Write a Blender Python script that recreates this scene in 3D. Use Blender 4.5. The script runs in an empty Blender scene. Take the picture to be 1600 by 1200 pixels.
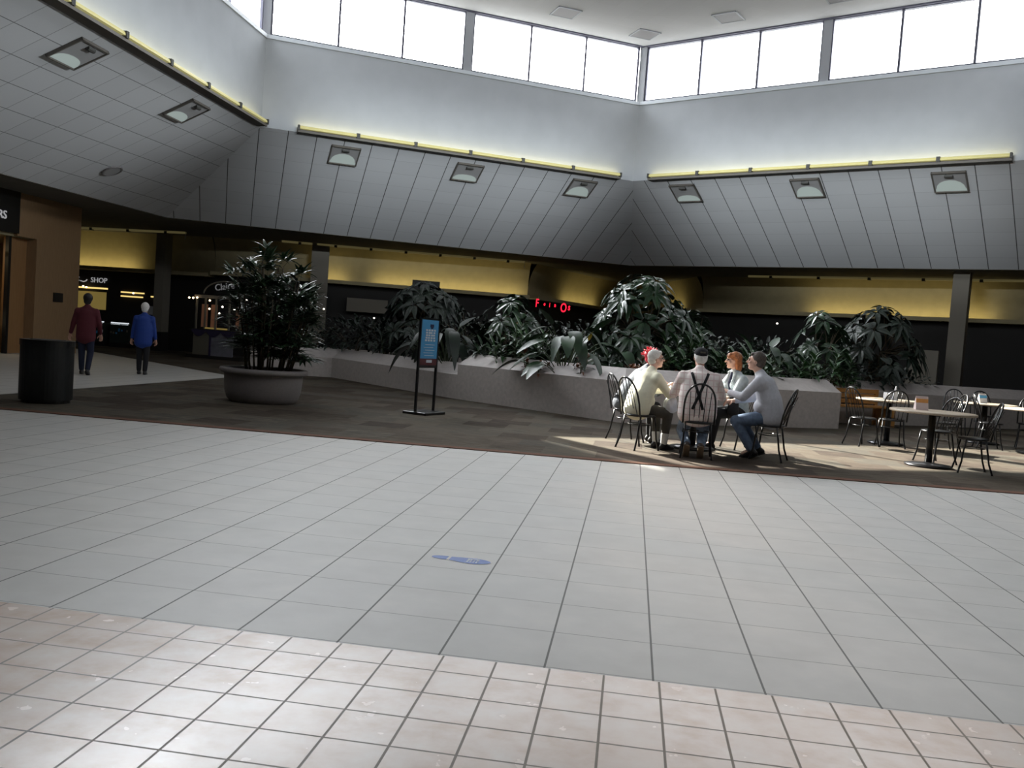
import bpy, bmesh, math, random
from mathutils import Vector, Matrix, Quaternion
from mathutils.bvhtree import BVHTree

R = math.radians
V = Vector
col = bpy.context.scene.collection
sc = bpy.context.scene

# ------------------------------------------------------------------ helpers
def tag(o, label=None, cat=None, group=None, kind=None):
    if label: o['label'] = label
    if cat: o['category'] = cat
    if group: o['group'] = group
    if kind: o['kind'] = kind
    return o

def empty(name, loc=(0, 0, 0), rz=0, label=None, cat=None, group=None, kind=None, parent=None):
    o = bpy.data.objects.new(name, None)
    col.objects.link(o)
    o.location = loc
    o.rotation_euler = (0, 0, rz)
    o.empty_display_size = 0.1
    if parent: o.parent = parent
    return tag(o, label, cat, group, kind)

class MB:
    """collects boxes, tubes, leaves... and links them as one mesh"""
    def __init__(s):
        s.v = []; s.f = []; s.uv = {}
    def add(s, vs, fs):
        n = len(s.v)
        s.v.extend([tuple(p) for p in vs])
        for f in fs: s.f.append(tuple(i + n for i in f))
        return s
    def poly(s, vs):
        return s.add(vs, [tuple(range(len(vs)))])
    def prism(s, poly, z0, z1):
        n = len(poly)
        vs = [(p[0], p[1], z0) for p in poly] + [(p[0], p[1], z1) for p in poly]
        fs = [tuple(reversed(range(n))), tuple(range(n, 2 * n))]
        for i in range(n):
            j = (i + 1) % n
            fs.append((i, j, n + j, n + i))
        return s.add(vs, fs)
    def box(s, c, d, M=None, rz=0):
        x, y, z = d[0] / 2, d[1] / 2, d[2] / 2
        if M is None: M = Matrix.Rotation(rz, 3, 'Z')
        c = V(c)
        vs = [c + M @ V(p) for p in ((-x, -y, -z), (x, -y, -z), (x, y, -z), (-x, y, -z), (-x, -y, z), (x, -y, z), (x, y, z), (-x, y, z))]
        return s.add(vs, [(0, 3, 2, 1), (4, 5, 6, 7), (0, 1, 5, 4), (1, 2, 6, 5), (2, 3, 7, 6), (3, 0, 4, 7)])
    def bar(s, a, b, w, h, up=(0, 0, 1)):
        a, b = V(a), V(b)
        d = (b - a); L = d.length; d.normalize()
        u = V(up); r = d.cross(u)
        if r.length < 1e-4: r = d.cross(V((1, 0, 0)))
        r.normalize(); u = r.cross(d)
        M = Matrix((r, d, u)).transposed()
        return s.box((a + b) / 2, (w, L, h), M)
    def tube(s, pts, rad, n=8, caps=True):
        pts = [V(p) for p in pts]
        if not isinstance(rad, (list, tuple)): rad = [rad] * len(pts)
        vs = []; fs = []
        prev = None
        for i, p in enumerate(pts):
            t = pts[min(i + 1, len(pts) - 1)] - pts[max(i - 1, 0)]
            t.normalize()
            if prev is None:
                a = V((0, 0, 1)) if abs(t.z) < .9 else V((1, 0, 0))
                r = t.cross(a).normalized()
            else:
                r = prev - t * prev.dot(t)
                r.normalize()
            prev = r
            q = t.cross(r)
            for k in range(n):
                an = 2 * math.pi * k / n
                vs.append(p + (r * math.cos(an) + q * math.sin(an)) * rad[i])
        for i in range(len(pts) - 1):
            for k in range(n):
                k2 = (k + 1) % n
                fs.append((i * n + k, i * n + k2, (i + 1) * n + k2, (i + 1) * n + k))
        if caps:
            fs.append(tuple(reversed(range(n))))
            fs.append(tuple(range((len(pts) - 1) * n, len(pts) * n)))
        return s.add(vs, fs)
    def lathe(s, prof, n=48, c=(0, 0, 0), closed=False):
        vs = []; fs = []
        m = len(prof)
        for k in range(n):
            a = 2 * math.pi * k / n
            for r, z in prof:
                vs.append((c[0] + r * math.cos(a), c[1] + r * math.sin(a), c[2] + z))
        for k in range(n):
            k2 = (k + 1) % n
            for i in range(m - 1):
                fs.append((k * m + i, k2 * m + i, k2 * m + i + 1, k * m + i + 1))
        return s.add(vs, fs)
    def leaf(s, b, d, L, W, droop=.3, up=(0, 0, 1), segs=4, fold=.15, pk=.8, roll=0.):
        b, d, up = V(b), V(d).normalized(), V(up)
        side = d.cross(up)
        if side.length < 1e-3: side = d.cross(V((1, 0, .2)))
        side.normalize()
        if roll: side = Quaternion(d, roll) @ side
        nrm = side.cross(d)
        vs = []; fs = []
        for i in range(segs + 1):
            t = i / segs
            p = b + d * (L * t * (1 - .18 * droop * t)) + V((0, 0, -1)) * (droop * L * t * t)
            w = W * .5 * (math.sin(math.pi * min(1, max(0, t)) ** pk) ** .8) if 0 < i < segs else W * .03
            k = nrm * (fold * w)
            vs += [p + side * w + k, p, p - side * w + k]
        for i in range(segs):
            a = i * 3
            fs += [(a, a + 1, a + 4, a + 3), (a + 1, a + 2, a + 5, a + 4)]
        return s.add(vs, fs)
    def build(s, name, mat, parent=None, smooth=False, loc=None, uvs=None):
        me = bpy.data.meshes.new(name)
        me.from_pydata(s.v, [], s.f)
        me.validate()
        me.materials.append(mat)
        if smooth: me.polygons.foreach_set('use_smooth', [True] * len(me.polygons))
        if uvs:
            ul = me.uv_layers.new(name='UVMap')
            for l in me.loops: ul.data[l.index].uv = uvs[l.vertex_index]
        me.update()
        o = bpy.data.objects.new(name, me)
        col.objects.link(o)
        if parent: o.parent = parent
        if loc: o.location = loc
        return o

def fixn(o):
    bm = bmesh.new(); bm.from_mesh(o.data)
    bmesh.ops.recalc_face_normals(bm, faces=bm.faces)
    bm.to_mesh(o.data); bm.free()
    return o

def bevel(o, w, seg=2):
    bm = bmesh.new(); bm.from_mesh(o.data)
    bmesh.ops.remove_doubles(bm, verts=bm.verts, dist=1e-5)
    es = [e for e in bm.edges if len(e.link_faces) == 2 and e.calc_face_angle(0) > .5]
    bmesh.ops.bevel(bm, geom=es, offset=w, segments=seg, affect='EDGES', profile=.5)
    bm.to_mesh(o.data); bm.free()
    return o

def copy_tree(o, parent=None):
    c = o.copy(); col.objects.link(c)
    if parent: c.parent = parent
    for ch in list(o.children): copy_tree(ch, c)
    return c

def struct(o):
    o['kind'] = 'structure'
    return o

# ------------------------------------------------------------------ materials
def newmat(name):
    m = bpy.data.materials.new(name); m.use_nodes = True
    nt = m.node_tree
    return m, nt, nt.nodes['Principled BSDF']

def lin(c):
    return tuple((x / 12.92 if x <= .04045 else ((x + .055) / 1.055) ** 2.4) for x in c)

def pm(name, c, rough=.6, metal=0., noise=0., scale=20., spec=.5, bump=0., bscale=200., coat=0., tr=0.):
    m, nt, b = newmat(name)
    b.inputs['Roughness'].default_value = rough
    b.inputs['Metallic'].default_value = metal
    b.inputs['Specular IOR Level'].default_value = spec
    if coat: b.inputs['Coat Weight'].default_value = coat
    tc = nt.nodes.new('ShaderNodeTexCoord')
    if noise:
        n = nt.nodes.new('ShaderNodeTexNoise'); n.inputs['Scale'].default_value = scale
        n.inputs['Detail'].default_value = 4
        nt.links.new(tc.outputs['Object'], n.inputs['Vector'])
        r = nt.nodes.new('ShaderNodeValToRGB')
        r.color_ramp.elements[0].position = .3; r.color_ramp.elements[1].position = .7
        r.color_ramp.elements[0].color = (*[max(0, x * (1 - noise)) for x in c], 1)
        r.color_ramp.elements[1].color = (*[min(1, x * (1 + noise)) for x in c], 1)
        nt.links.new(n.outputs['Fac'], r.inputs['Fac'])
        nt.links.new(r.outputs['Color'], b.inputs['Base Color'])
    else:
        b.inputs['Base Color'].default_value = (*c, 1)
    if bump:
        n2 = nt.nodes.new('ShaderNodeTexNoise'); n2.inputs['Scale'].default_value = bscale
        nt.links.new(tc.outputs['Object'], n2.inputs['Vector'])
        bp = nt.nodes.new('ShaderNodeBump'); bp.inputs['Strength'].default_value = bump; bp.inputs['Distance'].default_value = .01
        nt.links.new(n2.outputs['Fac'], bp.inputs['Height'])
        nt.links.new(bp.outputs['Normal'], b.inputs['Normal'])
    return m

def em(name, c, strength, sample=True):
    m, nt, b = newmat(name)
    b.inputs['Base Color'].default_value = (*[x * .5 for x in c], 1)
    b.inputs['Emission Color'].default_value = (*c, 1)
    b.inputs['Emission Strength'].default_value = strength
    m.cycles.emission_sampling = 'AUTO' if sample else 'NONE'
    return m

class NT:
    def __init__(s, nt): s.nt = nt
    def inp(s, node, i, v):
        if hasattr(v, 'is_output'): s.nt.links.new(v, node.inputs[i])
        else: node.inputs[i].default_value = v
    def m(s, op, a, b=0., c=0.):
        n = s.nt.nodes.new('ShaderNodeMath'); n.operation = op
        s.inp(n, 0, a); s.inp(n, 1, b)
        if op in ('SMOOTH_MAX', 'WRAP', 'MULTIPLY_ADD', 'COMPARE'): s.inp(n, 2, c)
        return n.outputs[0]
    def mix(s, f, a, b, mode='MIX'):
        n = s.nt.nodes.new('ShaderNodeMix'); n.data_type = 'RGBA'; n.blend_type = mode
        s.inp(n, 0, f)
        for i, v in ((6, a), (7, b)):
            if hasattr(v, 'is_output'): s.nt.links.new(v, n.inputs[i])
            else: n.inputs[i].default_value = (*v, 1)
        return n.outputs[2]
    def sep(s, v):
        n = s.nt.nodes.new('ShaderNodeSeparateXYZ'); s.nt.links.new(v, n.inputs[0]); return n.outputs
    def comb(s, x, y, z=0.):
        n = s.nt.nodes.new('ShaderNodeCombineXYZ')
        for i, v in enumerate((x, y, z)): s.inp(n, i, v)
        return n.outputs[0]
    def noise(s, vec, scale, detail=3., rough=.5):
        n = s.nt.nodes.new('ShaderNodeTexNoise'); s.nt.links.new(vec, n.inputs['Vector'])
        n.inputs['Scale'].default_value = scale; n.inputs['Detail'].default_value = detail; n.inputs['Roughness'].default_value = rough
        return n.outputs[0]
    def white(s, vec):
        n = s.nt.nodes.new('ShaderNodeTexWhiteNoise'); n.noise_dimensions = '3D'
        s.nt.links.new(vec, n.inputs['Vector']); return n.outputs['Value']
    def ramp(s, f, stops):
        n = s.nt.nodes.new('ShaderNodeValToRGB')
        e = n.color_ramp.elements
        while len(e) < len(stops): e.new(.5)
        for i, (p, c) in enumerate(stops): e[i].position = p; e[i].color = (*c, 1)
        s.nt.links.new(f, n.inputs[0]); return n.outputs[0]
    def line(s, coord, width):
        """1 inside a joint of relative half width `width` round integers"""
        fr = s.m('FRACT', coord)
        d = s.m('ABSOLUTE', s.m('SUBTRACT', fr, .5))
        return s.m('GREATER_THAN', d, .5 - width)

T = .45
def floor_material():
    m, nt, b = newmat('ceramic_floor_tile')
    k = NT(nt)
    tc = nt.nodes.new('ShaderNodeTexCoord')
    x, y, z = k.sep(tc.outputs['Object'])
    # large tiles
    u = k.m('DIVIDE', k.m('SUBTRACT', x, .1878 - 100 * T), T)
    v = k.m('DIVIDE', k.m('SUBTRACT', y, 3.588 - 100 * T), T)
    jl = k.m('MAXIMUM', k.line(u, .0105), k.m('MULTIPLY', k.line(v, .008), .62))
    idl = k.white(k.comb(k.m('FLOOR', u), k.m('FLOOR', v)))
    vein = k.noise(tc.outputs['Object'], 3.2, 5, .6)
    cl = k.ramp(vein, [(.3, (.53, .515, .49)), (.55, (.575, .56, .535)), (.75, (.62, .595, .56))])
    cl = k.mix(k.m('MULTIPLY', idl, .35), cl, (.54, .545, .53))
    cl = k.mix(jl, cl, (.19, .19, .18))
    # small tiles
    t = T / 2
    us = k.m('DIVIDE', k.m('SUBTRACT', x, .2115 - 100 * t), t)
    vs = k.m('DIVIDE', k.m('SUBTRACT', y, 3.402 - 100 * t), t)
    js = k.m('MAXIMUM', k.line(us, .021), k.line(vs, .019))
    ids = k.white(k.comb(k.m('FLOOR', us), k.m('FLOOR', vs), 7.))
    v2 = k.noise(tc.outputs['Object'], 5., 4, .55)
    cs = k.ramp(v2, [(.3, (.62, .44, .33)), (.5, (.71, .57, .48)), (.7, (.75, .66, .59))])
    cs = k.mix(k.m('MULTIPLY', ids, .4), cs, (.68, .55, .46))
    cs = k.mix(js, cs, (.25, .205, .165))
    z_ = k.m('LESS_THAN', y, 3.575)
    c = k.mix(z_, cl, cs)
    nt.links.new(c, b.inputs['Base Color'])
    jj = k.m('ADD', k.m('MULTIPLY', js, z_), k.m('MULTIPLY', jl, k.m('SUBTRACT', 1., z_)))
    rg = k.m('ADD', k.m('SUBTRACT', k.m('MULTIPLY', jj, .3), k.m('MULTIPLY', z_, .10)), k.m('MULTIPLY_ADD', k.noise(tc.outputs['Object'], 9., 3), .05, .34))
    nt.links.new(rg, b.inputs['Roughness'])
    nt.links.new(k.m('MULTIPLY_ADD', z_, .32, .20), b.inputs['Specular IOR Level'])
    bp = nt.nodes.new('ShaderNodeBump'); bp.inputs['Strength'].default_value = .35; bp.inputs['Distance'].default_value = .004
    bp.invert = True
    nt.links.new(jj, bp.inputs['Height']); nt.links.new(bp.outputs['Normal'], b.inputs['Normal'])
    return m

def carpet_material():
    m, nt, b = newmat('patterned_carpet')
    k = NT(nt)
    tc = nt.nodes.new('ShaderNodeTexCoord')
    x, y, z = k.sep(tc.outputs['Object'])
    row = k.m('FLOOR', k.m('DIVIDE', y, .62))
    bid = k.white(k.comb(k.m('FLOOR', k.m('DIVIDE', k.m('ADD', x, k.m('MULTIPLY', row, .37)), .66)), row))
    st = k.noise(k.comb(k.m('MULTIPLY', x, 3.0), k.m('MULTIPLY', y, 9.)), 1., 5, .7)
    f = k.m('ADD', k.m('MULTIPLY', bid, .42), k.m('MULTIPLY', st, .66))
    c = k.ramp(f, [(.26, (.022, .020, .018)), (.42, (.050, .042, .034)), (.56, (.088, .080, .062)), (.68, (.050, .052, .046)), (.84, (.125, .112, .085))])
    sp = k.noise(tc.outputs['Object'], 60., 2, .7)
    c = k.mix(k.m('MULTIPLY', sp, .30), c, (.15, .10, .07))
    nt.links.new(c, b.inputs['Base Color'])
    b.inputs['Roughness'].default_value = .95
    b.inputs['Specular IOR Level'].default_value = .1
    bp = nt.nodes.new('ShaderNodeBump'); bp.inputs['Strength'].default_value = .4; bp.inputs['Distance'].default_value = .006
    nt.links.new(k.noise(tc.outputs['Object'], 180., 2), bp.inputs['Height']); nt.links.new(bp.outputs['Normal'], b.inputs['Normal'])
    return m

def panel_material(name, base, pu, pv, wu, wv, su, sv, line_c, ou=0.):
    """acoustic panels drawn on UV metres"""
    m, nt, b = newmat(name)
    k = NT(nt)
    tc = nt.nodes.new('ShaderNodeTexCoord')
    u, v, w = k.sep(tc.outputs['UV'])
    u = k.m('DIVIDE', k.m('ADD', u, 100 * pu - ou), pu); v = k.m('DIVIDE', k.m('ADD', v, 100 * pv), pv)
    j = k.m('MAXIMUM', k.m('MULTIPLY', k.line(u, wu / pu), su), k.m('MULTIPLY', k.line(v, wv / pv), sv))
    idp = k.white(k.comb(k.m('FLOOR', u), k.m('FLOOR', v)))
    nz = k.noise(tc.outputs['Object'], 60., 2)
    c = k.mix(k.m('MULTIPLY', idp, .35), base, tuple(q * .86 for q in base))
    c = k.mix(k.m('MULTIPLY', nz, .2), c, tuple(q * .8 for q in base))
    c = k.mix(j, c, line_c)
    nt.links.new(c, b.inputs['Base Color'])
    b.inputs['Roughness'].default_value = .9
    b.inputs['Specular IOR Level'].default_value = .15
    return m

def wood_material(name, a, bcol, sc_=(14, 14, 1.2)):
    m, nt, b = newmat(name)
    k = NT(nt)
    tc = nt.nodes.new('ShaderNodeTexCoord')
    mp = nt.nodes.new('ShaderNodeMapping'); mp.inputs['Scale'].default_value = sc_
    nt.links.new(tc.outputs['Object'], mp.inputs['Vector'])
    n = k.noise(mp.outputs[0], 2.5, 6, .6)
    c = k.ramp(n, [(.3, a), (.7, bcol)])
    nt.links.new(c, b.inputs['Base Color'])
    b.inputs['Roughness'].default_value = .5
    return m

def plaid_material():
    m, nt, b = newmat('pink_plaid_cotton')
    k = NT(nt)
    tc = nt.nodes.new('ShaderNodeTexCoord')
    x, y, z = k.sep(tc.outputs['Object'])
    u = k.m('DIVIDE', k.m('ADD', x, 5.), .075); v = k.m('DIVIDE', k.m('ADD', z, 5.), .075)
    j = k.m('MAXIMUM', k.line(u, .09), k.line(v, .09))
    c = k.mix(k.m('MULTIPLY', j, .55), (.95, .86, .83), (.72, .50, .50))
    nt.links.new(c, b.inputs['Base Color']); b.inputs['Roughness'].default_value = .85
    return m

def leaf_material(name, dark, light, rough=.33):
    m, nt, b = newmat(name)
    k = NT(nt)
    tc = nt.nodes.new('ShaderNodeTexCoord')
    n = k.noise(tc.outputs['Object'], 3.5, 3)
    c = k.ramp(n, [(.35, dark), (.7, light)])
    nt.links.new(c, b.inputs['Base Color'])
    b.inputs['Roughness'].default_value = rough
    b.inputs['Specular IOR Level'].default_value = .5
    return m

def glass_material():
    m, nt, b = newmat('window_glass')
    tr = nt.nodes.new('ShaderNodeBsdfTransparent'); tr.inputs[0].default_value = (.96, .98, 1, 1)
    gl = nt.nodes.new('ShaderNodeBsdfGlossy'); gl.inputs['Roughness'].default_value = .02
    mx = nt.nodes.new('ShaderNodeMixShader'); mx.inputs[0].default_value = .05
    nt.links.new(tr.outputs[0], mx.inputs[1]); nt.links.new(gl.outputs[0], mx.inputs[2])
    nt.links.new(mx.outputs[0], nt.nodes['Material Output'].inputs['Surface'])
    return m

M = dict(
    tile=floor_material(), carpet=carpet_material(),
    border=pm('carpet_border', (.14, .075, .052), .95, noise=.3, scale=90, spec=.1),
    soffitA=panel_material('grey_acoustic_panels', (.66, .68, .70), .752, .62, .012, .006, .9, .25, (.05, .05, .05), ou=5.48 % .752),
    soffitB=panel_material('grey_acoustic_tiles', (.60, .61, .62), .75, .735, .008, .010, .55, .75, (.08, .08, .08)),
    ceil=pm('dim_ceiling', (.15, .145, .13), .9, noise=.08, scale=3, spec=.1),
    white=pm('white_plaster', (.455, .48, .505), .8, noise=.03, scale=2, spec=.2),
    sill=pm('painted_sill', (.62, .66, .70), .5),
    toptile=panel_material('white_ceiling_tiles', (.50, .495, .49), .61, .61, .007, .007, .45, .45, (.45, .43, .42)),
    frame=pm('dark_anodised_frame', (.10, .10, .13), .4, metal=.6),
    post=pm('grey_window_post', (.32, .33, .35), .5),
    glass=glass_material(),
    lens=em('yellowed_lens', (.92, .84, .36), .26),
    house=pm('brown_grey_housing', (.12, .11, .095), .6),
    bracket=pm('dark_bracket', (.05, .05, .045), .6),
    reflector=em('lit_reflector', (.62, .72, .68), .30),
    recess=pm('dim_recess', (.34, .34, .34), .7),
    vent=pm('grey_vent_panel', (.20, .19, .19), .6),
    black=pm('black_metal', (.008, .008, .009), .28, metal=.0, spec=.5),
    blackp=pm('black_plastic', (.007, .008, .008), .5, noise=.2, scale=8),
    tabletop=pm('speckled_laminate', (.52, .43, .33), .3, noise=.18, scale=70),
    edge=pm('cream_edge', (.55, .48, .36), .35),
    stone=pm('planter_stone', (.46, .42, .395), .75, noise=.10, scale=14, bump=.15, bscale=90),
    stonecap=pm('planter_cap', (.44, .405, .39), .6, noise=.08, scale=10),
    soil=pm('soil', (.018, .013, .010), .95, noise=.5, scale=30, bump=.6, bscale=40),
    pot=pm('concrete_bowl', (.22, .197, .192), .55, noise=.06, scale=30),
    wood=wood_material('oak_panel', (.27, .165, .085), (.34, .215, .115)),
    woodr=wood_material('amber_panel', (.29, .15, .06), (.35, .19, .08)),
    bench=wood_material('honey_wood', (.42, .19, .05), (.52, .26, .08), (1.5, 14, 14)),
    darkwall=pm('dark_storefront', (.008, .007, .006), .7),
    wallb=pm('dim_wall', (.29, .25, .15), .85, noise=.06, scale=4, spec=.2),
    column=pm('taupe_column', (.17, .155, .125), .7),
    signblk=pm('black_sign_panel', (.006, .006, .007), .4),
    letter=em('pale_lettering', (.72, .72, .74), .35, False),
    letterd=em('faint_lettering', (.6, .6, .62), .14, False),
    neon=em('red_neon', (1., .01, .04), 1.6, False),
    signblue=pm('sky_blue_print', (.06, .27, .52), .5),
    signred=pm('maroon_print', (.09, .02, .025), .5),
    signwhite=pm('white_print', (.55, .60, .66), .5),
    signnavy=pm('navy_print', (.01, .015, .06), .5),
    decal=pm('blue_vinyl', (.018, .095, .40), .4),
    decalw=pm('white_vinyl', (.72, .76, .82), .4),
    cases=em('case_glow', (.75, .80, .85), .9, False),
    caseg=pm('display_case', (.03, .04, .035), .15),
    warm=em('warm_strip', (1., .74, .25), 1.0, False),
    warmdim=em('warm_glow_wall', (.8, .58, .16), .16, False),
    bulb=em('warm_bulb', (1., .72, .42), 5., False),
    bulbw=em('white_bulb', (1., .92, .8), 4., False),
    pink=em('lit_pink_panel', (.6, .28, .16), .05, False),
    paper=pm('white_paper', (.62, .63, .66), .8),
    card=pm('menu_card', (.75, .62, .60), .6),
    cardo=pm('orange_print', (.70, .33, .10), .6),
    purple=pm('purple_cloth', (.022, .016, .05), .8),
    greyposter=pm('grey_poster', (.16, .16, .19), .7, noise=.25, scale=3),
    beige=pm('beige_laminate', (.14, .13, .10), .6),
    bag=pm('white_plastic_bag', (.66, .69, .74), .35, noise=.1, scale=9, bump=.5, bscale=25),
    skin=pm('skin', (.56, .31, .22), .5, noise=.06, scale=30),
    skinl=pm('fair_skin', (.64, .40, .31), .5, noise=.06, scale=30),
    hairw=pm('white_hair', (.80, .78, .74), .7, noise=.12, scale=60),
    hairg=pm('grey_brown_hair', (.07, .055, .045), .6, noise=.4, scale=60),
    hairr=pm('auburn_hair', (.36, .13, .045), .5, noise=.4, scale=45),
    hairred=pm('bright_red_hair', (.50, .03, .05), .6, noise=.4, scale=50),
    hairk=pm('dark_hair', (.015, .012, .011), .6),
    cream=pm('cream_knit', (.86, .84, .66), .9, noise=.05, scale=20, bump=.4, bscale=14),
    plaid=plaid_material(),
    denimj=pm('pale_denim', (.46, .53, .56), .85, noise=.12, scale=25, bump=.3, bscale=16),
    greyk=pm('grey_knit', (.52, .53, .58), .9, noise=.06, scale=30, bump=.4, bscale=14),
    slate=pm('slate_shirt', (.11, .125, .15), .9, noise=.06, scale=20, bump=.4, bscale=14),
    jeans=pm('blue_jeans', (.12, .17, .26), .9, noise=.25, scale=18, bump=.3, bscale=16),
    jeansl=pm('washed_jeans', (.20, .26, .36), .9, noise=.25, scale=18, bump=.3, bscale=16),
    olive=pm('dark_olive_cloth', (.055, .05, .042), .9, noise=.1, scale=18, bump=.3, bscale=16),
    blackc=pm('black_cloth', (.010, .010, .013), .9),
    navy=pm('navy_cloth', (.012, .016, .04), .9),
    maroon=pm('maroon_jacket', (.085, .008, .016), .8, bump=.3, bscale=14),
    royal=pm('royal_blue_jacket', (.010, .045, .26), .7, bump=.3, bscale=14),
    shoe=pm('black_leather', (.010, .009, .009), .4),
    shoeb=pm('brown_leather', (.05, .032, .022), .5),
    sole=pm('tan_sole', (.33, .24, .16), .8),
    sock=pm('white_sock', (.62, .62, .60), .9),
    eye=pm('dark_eye', (.02, .015, .012), .2),
    lip=pm('lip', (.40, .14, .12), .5),
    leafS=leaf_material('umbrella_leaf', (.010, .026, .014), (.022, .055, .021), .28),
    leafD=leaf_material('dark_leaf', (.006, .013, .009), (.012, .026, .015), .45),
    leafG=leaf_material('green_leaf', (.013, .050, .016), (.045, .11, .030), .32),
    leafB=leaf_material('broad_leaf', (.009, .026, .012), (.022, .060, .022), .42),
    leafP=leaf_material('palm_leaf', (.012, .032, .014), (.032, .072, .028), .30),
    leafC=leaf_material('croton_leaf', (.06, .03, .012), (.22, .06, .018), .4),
    leafY=pm('yellow_leaf', (.62, .46, .05), .4),
    stem=pm('brown_stem', (.06, .045, .025), .8, noise=.3, scale=25),
    stemg=pm('green_stem', (.035, .055, .02), .6),
)

# ------------------------------------------------------------------ camera
cam = bpy.data.cameras.new('camera')
cam.sensor_fit = 'HORIZONTAL'; cam.sensor_width = 36.0
cam.lens = 36.0 * 1365.78 / 1600
cam.clip_end = 300
co = bpy.data.objects.new('camera', cam); col.objects.link(co)
pitch, roll, yaw = -0.0514837, 0.0712694, -0.134034
fw = V((math.sin(yaw) * math.cos(pitch), math.cos(yaw) * math.cos(pitch), math.sin(pitch)))
rt = V((math.cos(yaw), -math.sin(yaw), 0))
up = rt.cross(fw)
r2 = math.cos(roll) * rt + math.sin(roll) * up
u2 = -math.sin(roll) * rt + math.cos(roll) * up
mw = Matrix((r2, u2, -fw)).transposed().to_4x4()
mw.translation = V((0, 0, 1.3564))
co.matrix_world = mw
sc.camera = co

# ------------------------------------------------------------------ setting: floor, carpet
struct(MB().box((0, 18, -.1), (84, 64, .2)).build('floor', M['tile']))
FE = [(-9.15, 10.06), (-4.5, 10.14), (.2, 10.28), (4.5, 10.62), (9, 11.2), (20, 13.2)]
struct(MB().prism(FE + [(41, 16), (41, 48), (-39, 48), (-39, 44.5), (-17.65, 26.3), (-9.15, 19.5)], 0., .006).build('carpet', M['carpet']))
bd = MB()
for (a, b) in zip(FE[:-1], FE[1:]):
    bd.prism([a, b, (b[0], b[1] + .17), (a[0], a[1] + .17)], .0, .009)
struct(bd.build('trim_1', M['border']))

# ------------------------------------------------------------------ setting: hexagonal court roof
H0, H1, HS, HC = 4.3, 6.45, 8.82, 10.53
lo = [V((-14.41, 25.23, H0)), V((-.32, 32.06, H0)), V((13.3, 25.02, H0)), V((13.3, 8.0, H0)), V((-.32, 1.1, H0)), V((-15.1, 8.0, H0))]
hi = [V((-10.12, 22.15, H1)), V((-.38, 27.35, H1)), V((9.36, 22.15, H1)), V((9.36, 11.0, H1)), V((-.38, 5.85, H1)), V((-10.12, 11.0, H1))]
sides = ['left', 'right', 'east', 'southeast', 'southwest', 'west']
for i in range(6):
    j = (i + 1) % 6
    a, b, c, d = lo[i], lo[j], hi[j], hi[i]
    e = (b - a).normalized()
    n = 1
    NU, NV = 24, 6
    mb = MB(); uvs = []
    far = i == 5     # the joints of this side are measured from its far corner
    for q in range(NV + 1):
        for k in range(NU + 1):
            u, v = k / NU, q / NV
            p = (a + (b - a) * u) * (1 - v) + (d + (c - d) * u) * v
            mb.v.append(tuple(p))
            w = p - (b if far else a); uu = w.dot(e)
            uvs.append((-uu if far else uu, (w - e * uu).length))
    for q in range(NV):
        for k in range(NU):
            o_ = q * (NU + 1) + k
            mb.f.append((o_, o_ + 1, o_ + NU + 2, o_ + NU + 1))
    so_ = mb.build('ceiling_slope_' + sides[i], M['soffitB'] if i == 5 else M['soffitA'], smooth=True, uvs=uvs)
    struct(so_)
    # white band above, sill ledge, posts
    up_ = V((0, 0, 1))
    inn = V((-(c - d).normalized().y, (c - d).normalized().x, 0)) * -1   # towards the court
    ctr = V((-.38, 16.6, 0))
    mid = (c + d) / 2
    if (V((ctr.x, ctr.y, 0)) - V((mid.x, mid.y, 0))).dot(inn) < 0: inn = -inn
    bnd = MB()
    bnd.poly([d, c, c + up_ * (HS - H1), d + up_ * (HS - H1)])
    bnd.poly([d + up_ * (HS - H1), c + up_ * (HS - H1), c + up_ * (HS - H1) - inn * .55, d + up_ * (HS - H1) - inn * .55])
    struct(bnd.build('wall_' + sides[i], M['white']))
    s = MB()
    s.bar(d + up_ * (HS - H1 - .03) + inn * .02, c + up_ * (HS - H1 - .03) + inn * .02, .05, .10)
    struct(s.build('trim_%d' % (i + 2), M['sill']))

# ceiling ring (flat, with hexagonal hole) and lid
out = [V((-41, 47, H0)), V((-.3, 47, H0)), V((41, 47, H0)), V((41, -13, H0)), V((-.3, -13, H0)), V((-41, -13, H0))]
ring = MB()
for i in range(6):
    j = (i + 1) % 6
    ring.poly([lo[i], out[i], out[j], lo[j]])
struct(ring.build('ceiling', M['ceil']))
lip = MB()
for i in range(6):
    j = (i + 1) % 6
    lip.bar(lo[i] + V((0, 0, .02)), lo[j] + V((0, 0, .02)), .05, .05)
struct(lip.build('trim_8', M['ceil']))
lidv = [p + V((0, 0, HC - H1)) + ((p - V((-.38, 16.6, H1))).normalized() * .42) for p in hi]
lid = MB().poly([(p.x, p.y, HC) for p in lidv])
struct(lid.build('ceiling_top', M['toptile'], uvs=[(p.x * .883 + p.y * .47, -p.x * .47 + p.y * .883) for p in lidv]))

# outer walls
for nm, c_, d_ in (('back', (0, 47.1, 2.2), (82, .2, 4.5)), ('front', (0, -13.1, 2.2), (82, .2, 4.5)), ('far_left', (-41.1, 17, 2.2), (.2, 60.4, 4.5)), ('far_right', (41.1, 17, 2.2), (.2, 60.4, 4.5))):
    struct(MB().box(c_, d_).build('wall_' + nm, M['darkwall']))

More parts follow.
